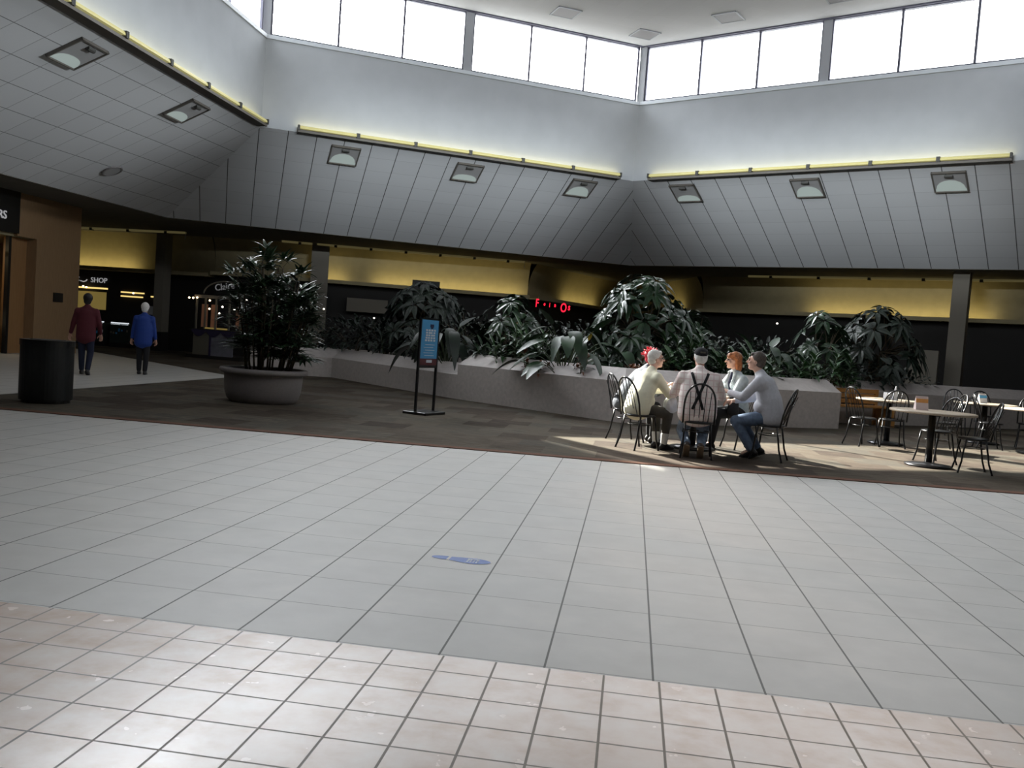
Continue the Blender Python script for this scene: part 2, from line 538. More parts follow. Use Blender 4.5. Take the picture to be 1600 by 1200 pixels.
# clerestory windows: two units of three panes on every side
wn = 0
for i in range(6):
    j = (i + 1) % 6
    d, c = hi[i], hi[j]
    e = (c - d).normalized(); L = (c - d).length
    inn = V((e.y, -e.x, 0))
    if (V((-.38, 16.6, 0)) - V(((c.x + d.x) / 2, (c.y + d.y) / 2, 0))).dot(inn) < 0: inn = -inn
    o_ = -inn * .10
    def P(t, z): return V((d.x + e.x * t, d.y + e.y * t, z)) + o_
    gap = .12
    for k in range(2):
        wn += 1
        t0 = gap if k == 0 else L / 2 + gap
        t1 = L / 2 - gap if k == 0 else L - gap
        rootw = empty('window_%d' % wn, P((t0 + t1) / 2, HS)); struct(rootw)
        inv = -rootw.location
        f = MB()
        zb, zt = HS + .05, HC - .02
        for (a, b) in (((t0, zb), (t1, zb)), ((t0, zt), (t1, zt)), ((t0, zb), (t0, zt)), ((t1, zb), (t1, zt))):
            f.bar(P(*a) + inv, P(*b) + inv, .07, .07, up=inn if a[0] == b[0] else (0, 0, 1))
        f.build('frame', M['frame'], rootw)
        for q in (1, 2):
            tt = t0 + (t1 - t0) * q / 3
            MB().bar(P(tt, zb) + inv, P(tt, zt) + inv, .06, .07, up=inn).build('mullion', M['frame'], rootw)
        for q in range(3):
            ta, tb = t0 + (t1 - t0) * q / 3, t0 + (t1 - t0) * (q + 1) / 3
            MB().poly([P(ta, zb) + inv, P(tb, zb) + inv, P(tb, zt) + inv, P(ta, zt) + inv]).build('pane', M['glass'], rootw)
        # skylight portal just outside the opening
        ld = bpy.data.lights.new('sky_portal', 'AREA'); ld.shape = 'RECTANGLE'
        ld.size = t1 - t0; ld.size_y = HC - HS
        ld.cycles.is_portal = True
        lo_ = bpy.data.objects.new('sky_portal', ld); col.objects.link(lo_)
        lo_.location = P((t0 + t1) / 2, (HS + HC) / 2) + o_ * .5
        z_ = -inn; x_ = e if e.cross(V((0, 0, 1))).dot(z_) > 0 else -e
        y_ = z_.cross(x_)
        mm = Matrix((x_, y_, z_)).transposed().to_4x4(); mm.translation = lo_.location
        lo_.matrix_world = mm
    # posts at the middle and the corner
    pb = MB()
    pb.bar(P(L / 2, HS), P(L / 2, HC), .24, .10, up=inn)
    pb.bar(P(0, HS) - o_ * .2, P(0, HC) - o_ * .2, .20, .16, up=inn)
    struct(pb.build('trim_%d' % (9 + i), M['post']))
    # head trim
    struct(MB().bar(P(0, HC) + inn * .06, P(L, HC) + inn * .06, .10, .08).build('trim_%d' % (15 + i), M['frame']))

# ceiling vents in the lid
ordn = ['nearest the window corner', 'second along the left rim', 'second along the right rim', 'third along the right rim']
def mk_vent(x, y, rz, label):
    t = empty('ceiling_vent', (x, y, HC), rz, label, 'vent', 'square vents in the upper ceiling')
    MB().box((0, 0, -.012), (.66, .66, .02)).build('panel', M['vent'], t)
    f = MB()
    for s in (-1, 1):
        f.box((s * .335, 0, -.015), (.03, .70, .028)); f.box((0, s * .335, -.015), (.70, .03, .028))
    f.build('frame', M['post'], t)
    return t
for (x, y, rz, lb) in ((-.36, 26.3, R(28), 'square grey ceiling vent directly above the far window corner'),
                       (-2.57, 24.75, R(28), 'square grey ceiling vent above the left run of windows'),
                       (1.88, 24.85, R(-28), 'square grey ceiling vent above the right run of windows, nearer the corner'),
                       (4.45, 23.3, R(-28), 'square grey ceiling vent cut by the top edge, above the right windows')):
    mk_vent(x, y, rz, lb)

# ------------------------------------------------------------------ cove light segments on the rim
words = ['first', 'second', 'third', 'fourth', 'fifth', 'sixth']
def cove_run(d, c, t0, n, seg, inn, where, zoff=.0):
    e = (c - d).normalized()
    ang = math.atan2(e.y, e.x)
    for k in range(n):
        ta, tb = t0 + k * seg, t0 + (k + 1) * seg
        p = d + e * ((ta + tb) / 2) + inn * .26
        t = empty('cove_light', (p.x, p.y, H1 - .02 + zoff), ang, 'yellow cove light on the %s, %s from its left end' % (where, words[k]), 'light fixture', 'cove lights along the rim of the white band')
        s = 1 if inn.dot(V((-e.y, e.x, 0))) > 0 else -1
        hb = MB().box((0, -s * .13, .0), (seg, .30, .06)).box((0, -s * .27, .06), (seg, .03, .16))
        hb.build('housing', M['house'], t)
        g = seg / 2 - .035
        pr = []
        for q in range(9):
            a = math.pi * q / 8
            pr.append((s * (.06 * math.cos(a) - .0), .065 + .085 * math.sin(a)))
        lv = []
        for x in (-g, g):
            lv += [V((x, y - s * .02, z)) for (y, z) in pr]
        nn = len(pr); fs = [(q, q + 1, nn + q + 1, nn + q) for q in range(nn - 1)] + [tuple(range(nn)), tuple(range(2 * nn - 1, nn - 1, -1)), (0, nn, 2 * nn - 1, nn - 1)]
        MB().add(lv, fs).build('lens', M['lens'], t)
        for x in (-seg / 2 + .02, seg / 2 - .02):
            MB().box((x, -s * .02, .09), (.05, .16, .13)).build('end_bracket', M['bracket'], t)
    # the tubes' upward wash
    ld = bpy.data.lights.new('cove_wash', 'AREA'); ld.shape = 'RECTANGLE'; ld.size = n * seg; ld.size_y = .06
    ld.energy = 10 * n * seg / 9.6; ld.color = (1, .86, .38)
    lob = bpy.data.objects.new('cove_wash', ld); col.objects.link(lob)
    p = d + e * (t0 + n * seg / 2) + inn * .12; p.z = H1 + .14 + zoff
    z_ = -(V((0, 0, 1)) * .92 - inn * .38).normalized(); x_ = e; y_ = z_.cross(x_)
    mm = Matrix((x_, y_, z_)).transposed().to_4x4(); mm.translation = p
    lob.matrix_world = mm
def inward(d, c):
    e = (c - d).normalized(); i_ = V((e.y, -e.x, 0)); m_ = (c + d) / 2
    return i_ if (V((-.38, 16.6, m_.z)) - m_).dot(i_) > 0 else -i_
cove_run(hi[0], hi[1], .92, 6, 1.592, inward(hi[0], hi[1]), 'back left rim')
cove_run(hi[1], hi[2], .62, 6, 1.60, inward(hi[1], hi[2]), 'back right rim')
cove_run(hi[5], hi[0], 1.3, 6, 1.60, inward(hi[5], hi[0]), 'near left rim')

# recessed downlights in the sloping soffit
def on_slope(i, u, v):
    j = (i + 1) % 6
    a, b, c, d = lo[i], lo[j], hi[j], hi[i]
    return (a + (b - a) * u) * (1 - v) + (d + (c - d) * u) * v
def slope_frame(i, u, v):
    e = (on_slope(i, u + .01, v) - on_slope(i, u - .01, v)).normalized()
    s = on_slope(i, u, v + .01) - on_slope(i, u, v - .01); s = (s - e * s.dot(e)).normalized()     # up the slope
    n = e.cross(s)
    if n.z > 0: n = -n
    return e, s, n
def downlight(i, u, v, label, style):
    e, s, n = slope_frame(i, u, v)
    ctr = on_slope(i, u, v) + n * .004
    t = empty('recessed_downlight', ctr, 0, label, 'downlight', 'square recessed downlights in the grey sloping soffit')
    t.rotation_mode = 'QUATERNION'
    t.rotation_quaternion = Matrix((e, s, e.cross(s))).transposed().to_quaternion()
    sg = 1 if e.cross(s).dot(n) > 0 else -1
    w = .39
    MB().box((0, 0, sg * .02), (2 * w, 2 * w, .03)).build('recess', M['recess'], t)
    fr = MB()
    for q in (-1, 1):
        fr.box((q * w, 0, sg * .03), (.03, 2 * w + .03, .06)); fr.box((0, q * w, sg * .03), (2 * w + .03, .03, .06))
    fr.build('frame', M['house'], t)
    prof = [(-w + .03, -w + .03), (w - .03, -w + .03), (w - .03, -w + .12)]
    for q in range(9):
        aa = math.pi * q / 8
        prof.append(((w - .05) * math.cos(aa), -w + .14 + .30 * math.sin(aa) * (1.15 if style else .55)))
    prof.append((-w + .03, -w + .12))
    MB().poly([(x, y, sg * .042) for x, y in prof]).build('reflector', M['reflector'], t)
    MB().tube([(-.10, w - .12, sg * .05), (.10, w - .12, sg * .05)], .05, 8).build('lamp_socket', M['bracket'], t)
DL = [(0, .225, .86, 'square recessed downlight on the back left soffit, farthest from the middle corner', 1),
      (0, .533, .86, 'square recessed downlight on the back left soffit, between two others', 0),
      (0, .845, .86, 'square recessed downlight on the back left soffit, nearest the middle corner', 1),
      (1, .155, .86, 'square recessed downlight on the back right soffit, nearest the middle corner', 0),
      (1, .47, .86, 'square recessed downlight on the back right soffit, between two others', 1),
      (1, .78, .86, 'square recessed downlight on the back right soffit, farthest from the middle corner', 1),
      (5, .405, .86, 'square recessed downlight on the near left soffit, at the top left of the view', 0),
      (5, .74, .86, 'square recessed downlight on the near left soffit, closer to the left corner', 0)]
for i, u, v, lb, stl in DL: downlight(i, u, v, lb, stl)
e_, s_, n_ = slope_frame(5, .76, .27)
p = on_slope(5, .765, .27) + n_ * .006
t = empty('ceiling_speaker', p, 0, 'round grey speaker grille on the near left soffit', 'speaker')
t.rotation_mode = 'QUATERNION'; t.rotation_quaternion = n_.to_track_quat('Z', 'Y')
MB().lathe([(0, .02), (.20, .02), (.22, .012)], 32).build('grille', M['recess'], t)
MB().lathe([(.215, 0), (.215, .03), (.25, .03), (.26, 0)], 32).build('rim', M['vent'], t)

# ------------------------------------------------------------------ shop bulkheads behind the court
def area(name, p, e, zdir, sx, sy, energy, colr):
    ld = bpy.data.lights.new(name, 'AREA'); ld.shape = 'RECTANGLE'; ld.size = sx; ld.size_y = sy
    ld.energy = energy; ld.color = colr
    o = bpy.data.objects.new(name, ld); col.objects.link(o)
    z_ = -V(zdir).normalized(); x_ = V(e).normalized(); x_ = (x_ - z_ * x_.dot(z_)).normalized(); y_ = z_.cross(x_)
    mm = Matrix((x_, y_, z_)).transposed().to_4x4(); mm.translation = V(p)
    o.matrix_world = mm
    return o
trn = [21]
def bulkhead(A, B, label, rail=True, lamps=((0, 1),), z0=2.95, nbr=6, pw=3.9):
    """lit sign band between ceiling and shop fronts, with its valance rail and lower trough"""
    A, B = V((*A, 0)), V((*B, 0))
    e = (B - A).normalized(); L = (B - A).length
    n = V((e.y, -e.x, 0))
    if n.y > 0: n = -n
    w = MB()
    # gently coved wall: upper part leans to the court
    prof = [(.34 * (q / 14) ** 3, z0 + (H0 - z0) * q / 14) for q in range(15)]
    for (p0, p1) in zip(prof[:-1], prof[1:]):
        w.poly([A + n * p0[0] + V((0, 0, p0[1])), B + n * p0[0] + V((0, 0, p0[1])), B + n * p1[0] + V((0, 0, p1[1])), A + n * p1[0] + V((0, 0, p1[1]))])
    o = w.build('wall_bulkhead_%s' % label, M['wallb']); struct(o)
    bm_ = bmesh.new(); bm_.from_mesh(o.data); bmesh.ops.remove_doubles(bm_, verts=bm_.verts, dist=1e-4); bm_.to_mesh(o.data); bm_.free()
    o.data.polygons.foreach_set('use_smooth', [True] * len(o.data.polygons))
    tr = MB()
    tr.bar(A + n * .25 + V((0, 0, z0)), B + n * .25 + V((0, 0, z0)), .5, .05)
    tr.bar(A + n * .5 + V((0, 0, z0 + .04)), B + n * .5 + V((0, 0, z0 + .04)), .03, .13)
    struct(tr.build('trim_%d' % trn[0], M['wallb'])); trn[0] += 1
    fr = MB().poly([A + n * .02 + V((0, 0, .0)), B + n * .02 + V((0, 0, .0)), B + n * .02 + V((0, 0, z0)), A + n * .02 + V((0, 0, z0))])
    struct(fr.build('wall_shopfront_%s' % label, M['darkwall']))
    for (a, b) in lamps:
        la, lb = A + e * (L * a), A + e * (L * b)
        area('trough_wash', (la + lb) / 2 + n * .40 + V((0, 0, z0 + .07)), e, -n * .80 + V((0, 0, .6)), (lb - la).length, .08, pw * (lb - la).length, (1, .82, .36))
    return e, n, L
def valance(A, B, label, nbr):
    A, B = V(A), V(B)
    e = (B - A); L = e.length; ang = math.atan2(e.y, e.x)
    m = (A + B) / 2
    t = empty('valance_light', (m.x, m.y, A.z - .04), ang, label, 'light fixture', 'dim valance rails along the ceiling edge')
    MB().box((0, 0, 0), (L, .10, .07)).build('rail', M['valance'], t)
    for k in range(nbr):
        x = -L / 2 + L * (k + .5) / nbr
        MB().box((x, 0, -.02), (.10, .14, .09)).build('bracket', M['bracket'], t)
    MB().tube([(-L / 2, 0, .03), (-L / 2, 0, .22)], .012, 6).build('hanger', M['post'], t)
    MB().tube([(L / 2, 0, .03), (L / 2, 0, -.22)], .012, 6).build('hanger', M['post'], t)
M['valance'] = em('dim_yellow_rail', (.55, .46, .20), .10, False)
bulkhead((-11.9, 31.35), (-4.2, 33.75), 'left', lamps=((.02, .14), (.27, .98)))
valance((-12.75, 30.15, H0), (-4.27, 32.75, H0), 'dim yellow valance rail under the ceiling over the back left shops', 7)
bulkhead((2.6, 35.2), (13.5, 28.6), 'right', lamps=((.34, .80),))
valance((3.99, 33.1, H0), (14.5, 27.6, H0), 'dim yellow valance rail under the ceiling over the back right shops', 7)
bulkhead((-23.5, 31.3), (-15.6, 30.9), 'corridor', lamps=((.12, .60),), z0=2.87, pw=4.)
valance((-23.5, 29.8, H0), (-15.9, 29.15, H0), 'dim yellow valance rail under the ceiling over the gift shop corridor', 5)
bulkhead((-15.6, 30.9), (-11.9, 31.35), 'corridor_end', lamps=())
# the two bulkheads that turn into the passage behind the middle corner
bulkhead((-4.2, 33.75), (-1.1, 41.5), 'passage_left', lamps=((.35, .75),), pw=3.)
bulkhead((2.6, 35.2), (.9, 41.5), 'passage_right', lamps=((.35, .75),), pw=3.)
bulkhead((-1.1, 41.5), (.9, 41.5), 'passage_end', lamps=())
bulkhead((13.5, 28.6), (22, 25.5), 'far_right', lamps=())

def tcol(name, x, y, w, d, label, ang=0.):
    t = empty(name, (x, y, 0), ang, label, 'column')
    MB().box((0, 0, H0 / 2), (w, d, H0)).build('shaft', M['column'], t)
    MB().box((0, 0, .35), (w + .03, d + .03, .7)).build('plinth', M['darkwall'], t)
    return t
tcol('square_column', -11.5, 30.75, .62, .5, 'taupe square column behind the potted palm at the end of the left shops', R(20))
tcol('square_column', 9.64, 28.0, .45, .45, 'taupe square column rising behind the right planter wall', R(-28))
tcol('square_column', -17.1, 29.9, .35, .5, 'dark narrow column beside the gift shop front')

# shop fronts and what glows in them
def text(name, body, size, loc, rot, mat, parent=None, ext=.012, bold=0.):
    cu = bpy.data.curves.new(name, 'FONT'); cu.body = body; cu.size = size; cu.extrude = ext; cu.offset = bold
    cu.resolution_u = 3
    ob = bpy.data.objects.new(name, cu)
    dg = bpy.context.evaluated_depsgraph_get()
    col.objects.link(ob)
    dg.update()
    me = bpy.data.meshes.new_from_object(ob.evaluated_get(bpy.context.evaluated_depsgraph_get()))
    bpy.data.objects.remove(ob)
    me.materials.clear(); me.materials.append(mat)
    o = bpy.data.objects.new(name, me); col.objects.link(o)
    o.location = loc; o.rotation_euler = rot
    if parent: o.parent = parent
    return o
# gift shop at the end of the left corridor
g = empty('shop_sign', (-20.30, 31.06, 2.375), 0, 'pale illuminated SHOP lettering on the dark fascia of the corridor shop', 'sign')
text('lettering', 'SHOP', .27, (-.40, 0, .0), (R(90), 0, 0), M['letter'], g)
text('script_lettering', 't', .34, (-.98, 0, .02), (R(90), 0, R(0)), M['letter'], g)
MB().tube([(-.82, 0, .03), (-.70, 0, .0), (-.60, 0, .03), (-.55, 0, .09)], .022, 6).build('script_tail', M['letter'], g)
def glow(name, x0, x1, z0, z1, y, mat, label, cat='light fixture', group=None, dep=.05):
    t = MB().box((0, 0, 0), (x1 - x0, dep, z1 - z0)).build(name, mat)
    xm = (x0 + x1) / 2
    t.location = (xm, 31.3 - .0506 * (xm + 23.5) - .02 - dep / 2, (z0 + z1) / 2)
    return tag(t, label, cat, group)
glow('strip_light', -21.4, -20.0, 2.13, 2.19, 30.7, M['warm'], 'warm strip light under the SHOP lettering', group='warm strip lights in the corridor shop')
glow('strip_light', -19.4, -18.45, 2.05, 2.10, 30.7, M['warm'], 'upper warm strip light to the right of the person in maroon', group='warm strip lights in the corridor shop')
glow('strip_light', -19.4, -18.5, 1.90, 1.95, 30.7, M['warm'], 'lower warm strip light to the right of the person in maroon', group='warm strip lights in the corridor shop')
glow('strip_light', -18.15, -17.95, 1.95, 2.0, 30.7, M['warm'], 'short warm strip light at the right end of the shop front', group='warm strip lights in the corridor shop')
for x, z in ((-20.75, 2.2), (-20.62, 2.17), (-18.7, 2.06)):
    b_ = MB().lathe([(0, -.035), (.03, -.02), (.04, 0), (.03, .02), (0, .035)], 10).build('light_bulb', M['bulb'], smooth=True)
    b_.location = (x * 1.01, 31.0, z)
    tag(b_, 'small bright bulb glowing over the corridor shop counter', 'bulb', 'bright bulbs over the corridor shop')
glow('wall_panel', -21.3, -20.05, 1.35, 2.02, 30.78, M['warmdim'], 'dim yellow lit panel behind the person in the maroon jacket', 'panel')
glow('paper_notice', -18.3, -18.0, 1.30, 1.62, 30.7, M['paper'], 'white paper notice on the shop front beside the person in blue', 'notice', dep=.02)
def display_case(x0, x1, y, label):
    t = empty('display_case', ((x0 + x1) / 2, y, 0), 0, label, 'display case', 'glass display cases in the corridor shop')
    w = x1 - x0
    MB().box((0, 0, .08), (w, .5, .16)).build('plinth', M['darkwall'], t)
    MB().box((0, 0, .50), (w, .46, .66)).build('cabinet', M['caseg'], t)
    MB().box((0, -.2, .88), (w * .92, .06, .09)).build('lamp_strip', M['cases'], t)
    MB().box((0, .02, .86), (w, .5, .05)).build('top', M['caseg'], t)
    rr = random.Random(int(x0 * 10))
    for k in range(7):
        MB().box((-w / 2 + w * (k + .5) / 7, -.24, .58 + rr.uniform(-.12, .12)), (.06, .02, rr.uniform(.05, .12))).build('trinket', rr.choice([M['paper'], M['signblue'], M['purple'], M['beige']]), t)
display_case(-20.25, -19.5, 30.4, 'glass display case with a lit top edge beside the maroon jacket')
display_case(-19.25, -18.5, 30.4, 'glass display case with a bluish lit edge, left of the blue jacket')

# kiosk with swagged cloth, posters and little lamps
kx, ky = -13.45, 27.0
t = empty('market_kiosk', (kx, ky, 0), R(-8), 'dim market kiosk with purple swag, grey poster and glowing lamps behind the potted palm', 'kiosk')
MB().box((0, .5, .06), (2.0, 1.4, .12)).build('plinth', M['darkwall'], t)
MB().box((-.45, -.18, .52), (.60, .06, .80)).build('side_panel', M['beige'], t)
MB().box((.30, -.18, .52), (.86, .05, .82)).build('poster', M['greyposter'], t)
MB().box((-.10, -.2, .52), (.06, .06, .84)).build('divider', M['purple'], t)
MB().box((0, .5, .93), (1.9, 1.4, .06)).build('counter', M['darkwall'], t)
sw = MB()
for k in range(3):
    x0 = -.8 + k * .55
    n_ = 8; tp = []; bt = []
    for q in range(n_ + 1):
        x = x0 + .55 * q / n_
        tp.append((x, -.24, .94)); bt.append((x, -.25, .88 - .16 * math.sin(math.pi * q / n_)))
    sw.add(tp + bt, [(q, q + 1, n_ + 2 + q, n_ + 1 + q) for q in range(n_)])
sw.build('swag_cloth', M['purple'], t)
for x in (-.75, -.42, -.02, .48, .9):
    MB().box((x, -.1, 1.48), (.05, .05, 1.06)).build('post', M['beige'], t)
MB().box((.05, -.1, 2.02), (1.75, .08, .10)).build('header', M['column'], t)
MB().box((-.22, -.08, 1.0), (.40, .06, .05)).build('lit_shelf', M['warmdim'], t)
MB().box((.24, -.08, 1.0), (.40, .06, .05)).build('lit_shelf', M['warmdim'], t)
for x in (-.58, -.22, .72): MB().box((x, .1, 1.40), (.22, .03, .75)).build('backing_panel', M['pink'], t)
ar = [(-.5 + .85 * (1 - math.cos(math.pi * q / 20)), -.12, 2.12 + .42 * math.sin(math.pi * q / 20)) for q in range(21)]
MB().tube(ar, .025, 8).build('arch', M['column'], t)
text('script_lettering', 'Claire', .30, (-.05, -.16, 2.22), (R(90), R(-10), 0), M['letterd'], t)
for (x, z, mt) in ((-.98, 1.95, 'bulb'), (-.83, 1.95, 'bulb'), (-.68, 1.97, 'bulb'), (-.20, 1.90, 'bulb'), (-.20, 1.63, 'bulb'), (.28, 1.72, 'bulbw'), (.18, 1.5, 'bulbw'), (.72, 1.66, 'bulbw'), (1.15, 1.98, 'bulbw')):
    b_ = MB().lathe([(0, -.035), (.025, -.02), (.034, 0), (.025, .02), (0, .035)], 10).build('bulb', M[mt], t, smooth=True)
    b_.location = (x, -.2, z)

# red lettered sign and small lit things behind the planting
t = empty('red_neon_sign', (-3.45, 31.0, 2.56), R(14), 'red glowing letter sign seen through the planter leaves', 'sign')
for ch, x, z, sz_ in (('F', -.10, 0, .40), ('o', .20, .06, .18), ('i', .40, .02, .22), ('n', .58, .04, .20), ('O', .80, -.12, .46), ('s', 1.08, -.04, .34)):
    lt = text('lettering', ch, sz_, (x, 0, z), (R(90), R(2), 0), M['neon'], t, bold=.006)
    lt.scale = (.62, 1, 1)
for (x, y, z, w, h, lb) in ((-5.2, 33.36, 1.80, .36, .28, 'yellow lit square seen through leaves, left of the red sign'), (-4.40, 33.62, 1.90, .22, .17, 'small yellow lit square seen through leaves under the red sign'), (13.0, 28.75, .87, .26, 1.72, 'dim yellow lit panel at the far right behind the tables')):
    s_ = MB().box((0, 0, 0), (w, .04, h)).build('lit_panel', M['warm'] if x < 0 else M['warmdim']); s_.location = (x, y, z); tag(s_, lb, 'panel')
for (x, y, z) in ((-11.2, 30.6, 1.95), (-9.3, 30.6, 1.75), (.9, 32.2, 2.3), (4.7, 30.2, 2.5), (11.35, 26.8, 2.55)):
    b_ = MB().lathe([(0, -.03), (.025, -.02), (.035, 0), (.025, .02), (0, .03)], 10).build('light_bulb', M['bulbw'], smooth=True)
    b_.location = (x, y, z); tag(b_, 'tiny white light point in the dark shops behind the planter', 'bulb', 'light points in the dark shops')
t = empty('directory_board', (-6.15, 25.2, 0), R(20), 'dark rectangular board on posts rising above the left planter shrubs', 'board')
MB().box((0, 0, 2.45), (.80, .08, .85)).build('panel', M['blackp'], t)
for s in (-1, 1): MB().box((s * .3, 0, 1.05), (.06, .06, 2.1)).build('post', M['blackp'], t)
t = MB().box((0, 0, 0), (1.5, .06, .5)).build('shop_sign', M['column']); t.location = (-9.9, 31.6, 2.2); t.rotation_euler = (0, 0, R(17))
tag(t, 'dim tan shop sign board low in the dark left shops', 'sign')
t = MB().box((0, 0, .95), (.85, .2, 1.9)).build('cabinet', M['column']); t.location = (8.6, 27.6, 0); t.rotation_euler = (0, 0, R(-28))
tag(t, 'dim grey cabinet standing against the right column', 'cabinet')

# ------------------------------------------------------------------ jewellers' front on the left
XW = -16.4
w = MB()
w.box((XW - .2, 23.09, H0 / 2), (.4, 1.90, H0))                 # pier
w.box((XW - .2, 21.75, (3.15 + H0) / 2), (.4, .78, H0 - 3.15))   # over the recess
struct(w.build('wall_oak_pier', M['wood']))
struct(MB().box((XW - .45, 21.9, 1.58), (.3, .55, 3.16)).box((XW - .3, 21.52, 1.58), (.10, .25, 3.16)).build('wall_oak_recess', M['woodr']))
struct(MB().box((XW - 1.5, 24.09, H0 / 2), (2.4, .1, H0)).build('wall_oak_return', M['wood']))
struct(MB().box((XW - .22, 21.33, 1.58), (.10, .10, 3.16)).build('trim_30', M['signblk']))
struct(MB().box((XW - .2, 18.3, H0 - .02), (.3, 11.6, .04)).build('trim_31', M['signblk']))
t = empty('fascia_sign', (XW, 18.7, 3.77), 0, 'black shop fascia with pale capital letters at the left edge', 'sign')
MB().box((-.1, 0, 0), (.25, 5.4, 1.12)).build('panel', M['signblk'], t)
text('lettering', 'RS', .30, (.05, 1.86, -.24), (R(90), 0, R(90)), M['letter'], t)
struct(MB().box((XW - 3.0, 18.3, 1.6), (.2, 11.6, 3.2)).build('wall_shop_interior', M['woodr']))
struct(MB().box((XW - 1.6, 18.3, 3.18), (3.0, 11.6, .1)).build('ceiling_shop', M['wallb']))
t = empty('display_counter', (XW - .9, 20.0, 0), 0, 'lit jewellery counter inside the shop at the left edge', 'counter')
MB().box((0, 0, .38), (.6, 3.0, .60)).build('base', M['woodr'], t)
MB().box((0, 0, .04), (.55, 2.9, .08)).build('kick_board', M['signblk'], t)
MB().box((0, 0, .90), (.62, 3.0, .40)).build('lit_front', M['casew'] if 'casew' in M else em('cream_case_glow', (.95, .85, .55), .16, False), t)
MB().box((0, 0, 1.13), (.64, 3.02, .05)).build('top', M['signblk'], t)
MB().box((.1, 1.25, 1.36), (.05, .4, .4)).build('poster', M['paper'], t)
t = MB().box((0, 0, 0), (.06, .8, .08)).build('wall_lamp', M['warm']); t.location = (XW - .7, 20.7, 2.75)
tag(t, 'small warm lamp under the shop ceiling at the left edge', 'lamp')
t = MB().box((0, 0, 0), (.03, .40, .26)).build('wall_plaque', M['signblk']); t.location = (XW + .02, 23.10, 1.61)
tag(t, 'small black plaque on the oak pier', 'plaque')
area('shop_glow', (XW - 1.4, 20.5, 2.9), (0, 1, 0), (.3, 0, -1), 2.5, .3, 14, (1, .8, .5))

# litter bin
t = empty('litter_bin', (-8.1, 11.25, 0), R(12), 'tall black rounded litter bin on the carpet edge before the oak pier', 'bin')
def rrect(w, d, r, n=8):
    p = []
    for cx, cy, a0 in ((w / 2 - r, d / 2 - r, 0), (-w / 2 + r, d / 2 - r, 90), (-w / 2 + r, -d / 2 + r, 180), (w / 2 - r, -d / 2 + r, 270)):
        for k in range(n + 1):
            a = R(a0 + 90 * k / n); p.append((cx + r * math.cos(a), cy + r * math.sin(a)))
    return p
MB().prism(rrect(.60, .56, .24), .0, .05).build('base', M['black'], t)
MB().prism(rrect(.66, .62, .27), .05, .80).build('body', M['blackp'], t)
o = MB().prism(rrect(.68, .64, .28), .80, .88).build('rim', M['black'], t)
MB().prism(rrect(.44, .40, .18), .86, .885).build('opening', M['signblk'], t)

# ------------------------------------------------------------------ planter
F = [V((-9.6, 21.4, 0)), V((-7.82, 22.2, 0)), V((-3.62, 18.12, 0)), V((-.1, 15.62, 0)), V((4.25, 18.45, 0))]
F2 = [V((3.75, 19.65, 0)), V((10.8, 24.0, 0)), V((12.6, 25.1, 0))]
t = empty('planter', (0, 19, 0), 0, 'long pale stone planter wall with sloped coping in front of the plants', 'planter')
OFF = V((0, 19, 0))
def wallseg(path, hf, hc, th, name, caps=(True, True), trim=None):
    """vertical face to hf, sloped coping rising to hc over th"""
    n = len(path); nr = []
    for i in range(n):
        ns = []
        for (a, b) in ((i - 1, i), (i, i + 1)):
            if a < 0 or b >= n: continue
            e = (path[b] - path[a]).normalized(); q = V((-e.y, e.x, 0))
            ns.append(q)
        m = sum(ns, V((0, 0, 0))).normalized(); m = m / max(.3, m.dot(ns[0])); nr.append(m)
    sec = [(0, 0), (0, hf), (th, hc), (th + .12, hc), (th + .12, 0)]
    vs = []
    for i in range(n):
        for (dd, z) in sec: vs.append(path[i] + nr[i] * dd + V((0, 0, z)) - OFF)
    k = len(sec); face = []; cap = []
    for i in range(n - 1):
        for q in range(k - 1):
            f = (i * k + q, (i + 1) * k + q, (i + 1) * k + q + 1, i * k + q + 1)
            (cap if q in (1, 2) else face).append(f)
    face.append(tuple(range(k))); face.append(tuple(range((n - 1) * k, n * k)))
    w_ = MB().add(vs, face).build(name, M['stone'], t)
    c_ = MB().add(vs, cap).build('coping', M['stonecap'], w_)
    return w_
wallseg(F[:3], .52, .75, .42, 'low_wall')
o = wallseg([F[2] - (F[2] - F[1]).normalized() * .0, F[3], F[4]], .74, .97, .42, 'high_wall')
wallseg(F2, .74, .97, .40, 'rear_wall')
wallseg([F[4], F2[0] + V((.25, .0, 0))], .74, .76, .25, 'return_wall')
bk = [V((-9.6, 21.4, 0)), V((-9.9, 25.5, 0)), V((-.2, 24.4, 0)), V((4.5, 25.8, 0)), V((12.0, 27.0, 0)), V((12.6, 25.1, 0))]
bw = MB()
for (a, b) in zip(bk[:-1], bk[1:]): bw.bar(a - OFF + V((0, 0, .35)), b - OFF + V((0, 0, .35)), .25, .7)
bw.build('back_wall', M['stone'], t)
so = MB().poly([p - OFF + V((0, .15, .50)) for p in [F[0], F[1], F[2], F[3], F[4], F2[0], F2[1], F2[2], bk[4], bk[3], bk[2], bk[1]]]).build('soil', M['soil'], t)
so['kind'] = 'stuff'

